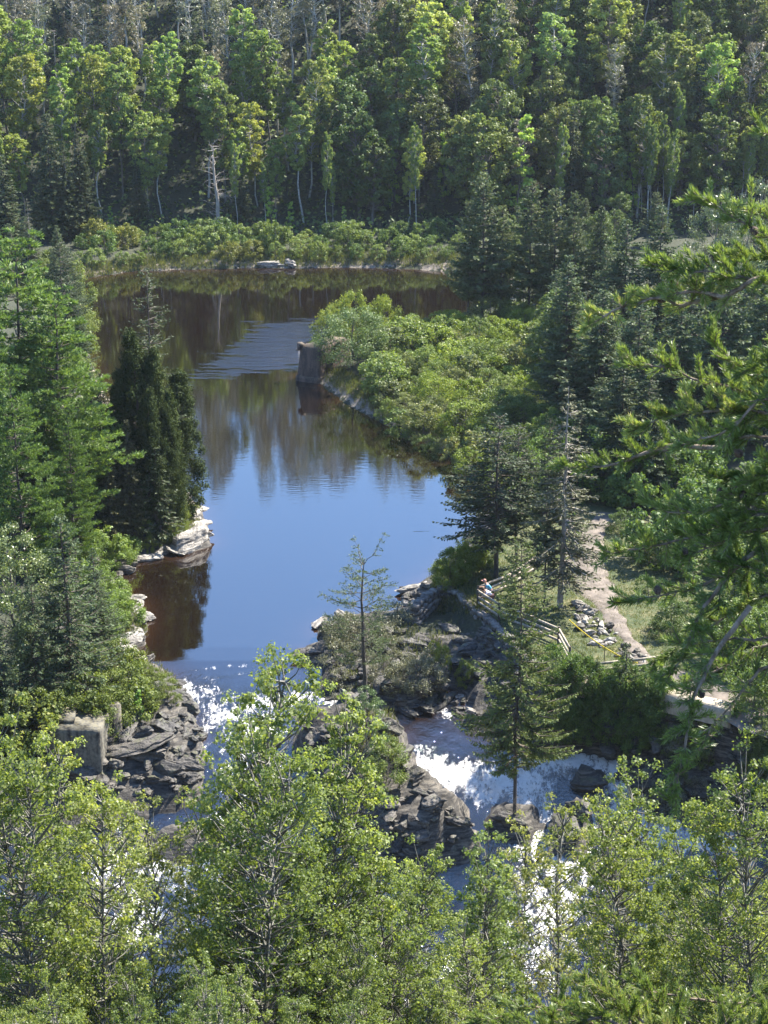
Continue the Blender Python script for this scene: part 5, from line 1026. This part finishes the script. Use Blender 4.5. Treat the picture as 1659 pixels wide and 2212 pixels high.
BOUGHS = [
 ([(1930,700),(1750,600),(1650,520),(1610,490),(1560,460),(1500,428)], 9.0, .8, .3, (.07, .17)), ([(1930,640),(1750,560),(1660,480),(1620,460),(1570,452)], 9.3, .6, .5, (.06, .14)),
 ([(1930,760),(1750,650),(1660,610),(1560,590),(1470,580),(1405,570)], 8.8, 1, .25, (.08, .2)), ([(1640,600),(1560,640),(1480,625),(1400,645),(1330,668),(1255,712)], 8.8, .9, .12, (.06, .15)),
 ([(1560,640),(1470,660),(1420,640),(1370,652)], 8.9, .8, .1, (.06, .13)), ([(1930,700),(1800,560),(1700,540),(1640,560),(1590,560)], 9.1, 1, .35, (.08, .2)),
 ([(1930,830),(1760,770),(1680,760),(1600,790),(1540,740)], 9.3, 1, .25, (.08, .2)), ([(1930,900),(1750,850),(1620,860),(1500,830),(1440,800),(1345,800)], 9.4, .8, .35, (.08, .18)),
 ([(1930,950),(1750,900),(1600,880),(1500,890),(1430,900),(1360,935)], 9.0, 1, .25, (.08, .2)), ([(1930,1020),(1760,960),(1620,950),(1520,960),(1440,975),(1360,990)], 9.2, 1, .25, (.08, .2)),
 ([(1560,965),(1440,960),(1350,990),(1290,1000),(1200,1000)], 9.1, .9, .45, (.05, .12)), ([(1930,1100),(1760,1040),(1620,1060),(1520,1100),(1440,1110),(1392,1085)], 8.9, .9, .3, (.08, .18)),
 ([(1930,1180),(1760,1120),(1640,1140),(1520,1160),(1420,1180),(1320,1195)], 9.0, .9, .3, (.08, .18)), ([(1930,1250),(1750,1200),(1620,1220),(1520,1270),(1440,1290),(1340,1300)], 9.2, .8, .35, (.08, .17)),
 ([(1930,1330),(1760,1270),(1640,1300),(1560,1350),(1480,1400),(1430,1440)], 9.4, .9, .3, (.08, .2)), ([(1620,1310),(1550,1400),(1500,1490),(1480,1580),(1470,1680),(1462,1745)], 8.7, .75, .3, (.07, .16)),
 ([(1640,1180),(1560,1260),(1510,1340),(1480,1420),(1440,1480)], 9.0, .8, .2, (.08, .18)), ([(1930,1080),(1760,900),(1700,820),(1640,880),(1590,920)], 9.0, 1, .3, (.08, .2)),
 ([(1930,1150),(1740,1030),(1660,1000),(1590,1040),(1530,1030)], 9.1, 1, .3, (.08, .2)), ([(1930,1240),(1760,1180),(1690,1100),(1620,1100),(1570,1150)], 8.9, 1, .3, (.08, .2)),
 ([(1930,1300),(1760,1250),(1660,1240),(1590,1200),(1560,1220)], 9.0, .9, .3, (.08, .2)), ([(1930,1450),(1720,1420),(1640,1450),(1600,1500),(1540,1570),(1500,1640)], 9.4, .35, .3, (.06, .14)),
 ([(1930,450),(1800,330),(1720,300),(1660,285),(1640,290)], 9.2, .9, .5, (.06, .12))]
for k in range(9):
    ex, ey = rg.uniform(1440, 1640), 800+k*85+rg.uniform(-20, 20); my = ey-rg.uniform(10, 90)
    BOUGHS.append(([(1930, my+rg.uniform(-120, 60)), (1800, my-20), ((1800+ex)/2, my-rg.uniform(-15, 30)), ((1800+2*ex)/3, (my+ey)/2), (ex, ey)], float(rg.uniform(8.6, 9.8)), .85 if k < 7 else .5, .3, (.07, .2)))
for px, d, dn, st, sh in BOUGHS: bough(np_, o, px, d, rg, dn, 0.014, sh, st)
for x, y in [(1605,588),(1540,550),(1525,610),(1455,638),(1438,642),(1500,598),(1625,492),(1590,1050),(1608,1062),(1560,1065),(1420,1265),(1510,1490),(1600,980),(1470,1185)]:
    c = part('cone', CONE, np_); c.location = P3(x, y, 8.9)-o; c.rotation_euler = (rg.uniform(1, 4), rg.uniform(-1, 1), rg.uniform(0, 6)); c.scale = (0.85,)*3
# a second pine just below the lookout, only its top boughs in view
tX, tY = float(P3(1500, 2500, 11)[0]), float(P3(1500, 2500, 11)[1]); tZ = h1(tX, tY)
np2 = thing('pine_tree', 'pine whose dark topmost boughs enter the bottom right of the view', 'tree', (tX, tY, tZ-.2)); o = np.array([tX, tY, tZ-.2])
top2 = P3(1500, 2290, 11)-o
g = Geo(); g.tube([(0, 0, 0), top2*.4, top2*.7, top2], [.12, .10, .06, .02], 12); part('trunk', g.mesh('trunk', M['pinebark'], True), np2)
for px, d, dn, st, sh in [([(1500,2300),(1350,2240),(1230,2180),(1130,2170),(1060,2200),(1010,2215)], 11, .8, .1, (.09, .22)), ([(1500,2280),(1380,2200),(1300,2140),(1250,2115)], 10.8, .8, .2, (.08, .2)), ([(1400,2240),(1300,2200),(1200,2215),(1120,2240)], 10.7, .9, .1, (.09, .2)),
 ([(1500,2290),(1440,2200),(1400,2150),(1370,2110)], 11, .8, .2, (.08, .2)), ([(1700,2170),(1600,2158),(1520,2155),(1440,2150),(1370,2140)], 11.2, .25, .3, (.05, .12)), ([(1500,2290),(1560,2220),(1600,2170),(1660,2130)], 11, .9, .2, (.08, .2)),
 ([(1500,2290),(1600,2250),(1700,2200)], 10.8, .9, .1, (.09, .22)), ([(1500,2300),(1300,2290),(1150,2270),(1000,2260)], 10.6, .9, .1, (.1, .22))]:
    bough(np2, o, px, d, rg, dn, 0.013, sh, st)

# ------------------------------------------------------------------ the faint summer haze over the valley
hz = Geo(); hz.box((50, 1250, 37), (5100, 4500, 96)); hm = new_mat('haze'); hg = N(hm)
pv = hg.n('ShaderNodeVolumePrincipled'); pv.inputs['Color'].default_value = (0.80, 0.88, 1.0, 1); pv.inputs['Density'].default_value = 0.00007; pv.inputs['Anisotropy'].default_value = 0.3
ho_ = hg.n('ShaderNodeOutputMaterial'); hm.node_tree.links.new(pv.outputs[0], ho_.inputs['Volume'])
struct('haze', hz.mesh('haze', hm), 'stuff')
scene.cycles.volume_bounces = 0

# ------------------------------------------------------------------ labels of repeats: which row and which place along it
SHORT = {'slim pale stemmed': 'slim pale stemmed forest edge tree', 'aspen': None}
def relabel():
    gr = {}
    for ob in C.objects:
        if ob.parent is None and 'group' in ob and 'label' in ob: gr.setdefault((ob['group'], ob['label']), []).append(ob)
    for (gname, lab), obs in gr.items():
        n = len(obs)
        if n < 2: continue
        base = ' '.join(lab.split()[:9]); k = 1 if n <= 6 else max(2, min(7, round((n/7)**.62+1)))
        info = sorted(((pix(*ob.location)[1], pix(*ob.location)[0], ob) for ob in obs), key=lambda t: -t[0])
        for b in range(k):
            sub = sorted(info[b*n//k:(b+1)*n//k], key=lambda t: t[1])
            tier = '' if k == 1 else (', nearest row' if b == 0 else (', farthest row' if b == k-1 else f', {ORD[b]} row back'))
            for j, (_, _, ob) in enumerate(sub):
                pos_ = 'leftmost' if j == 0 else ('rightmost' if j == len(sub)-1 else f'{ORD[j]} from left')
                ob['label'] = f'{base}{tier}, {pos_}'
relabel()
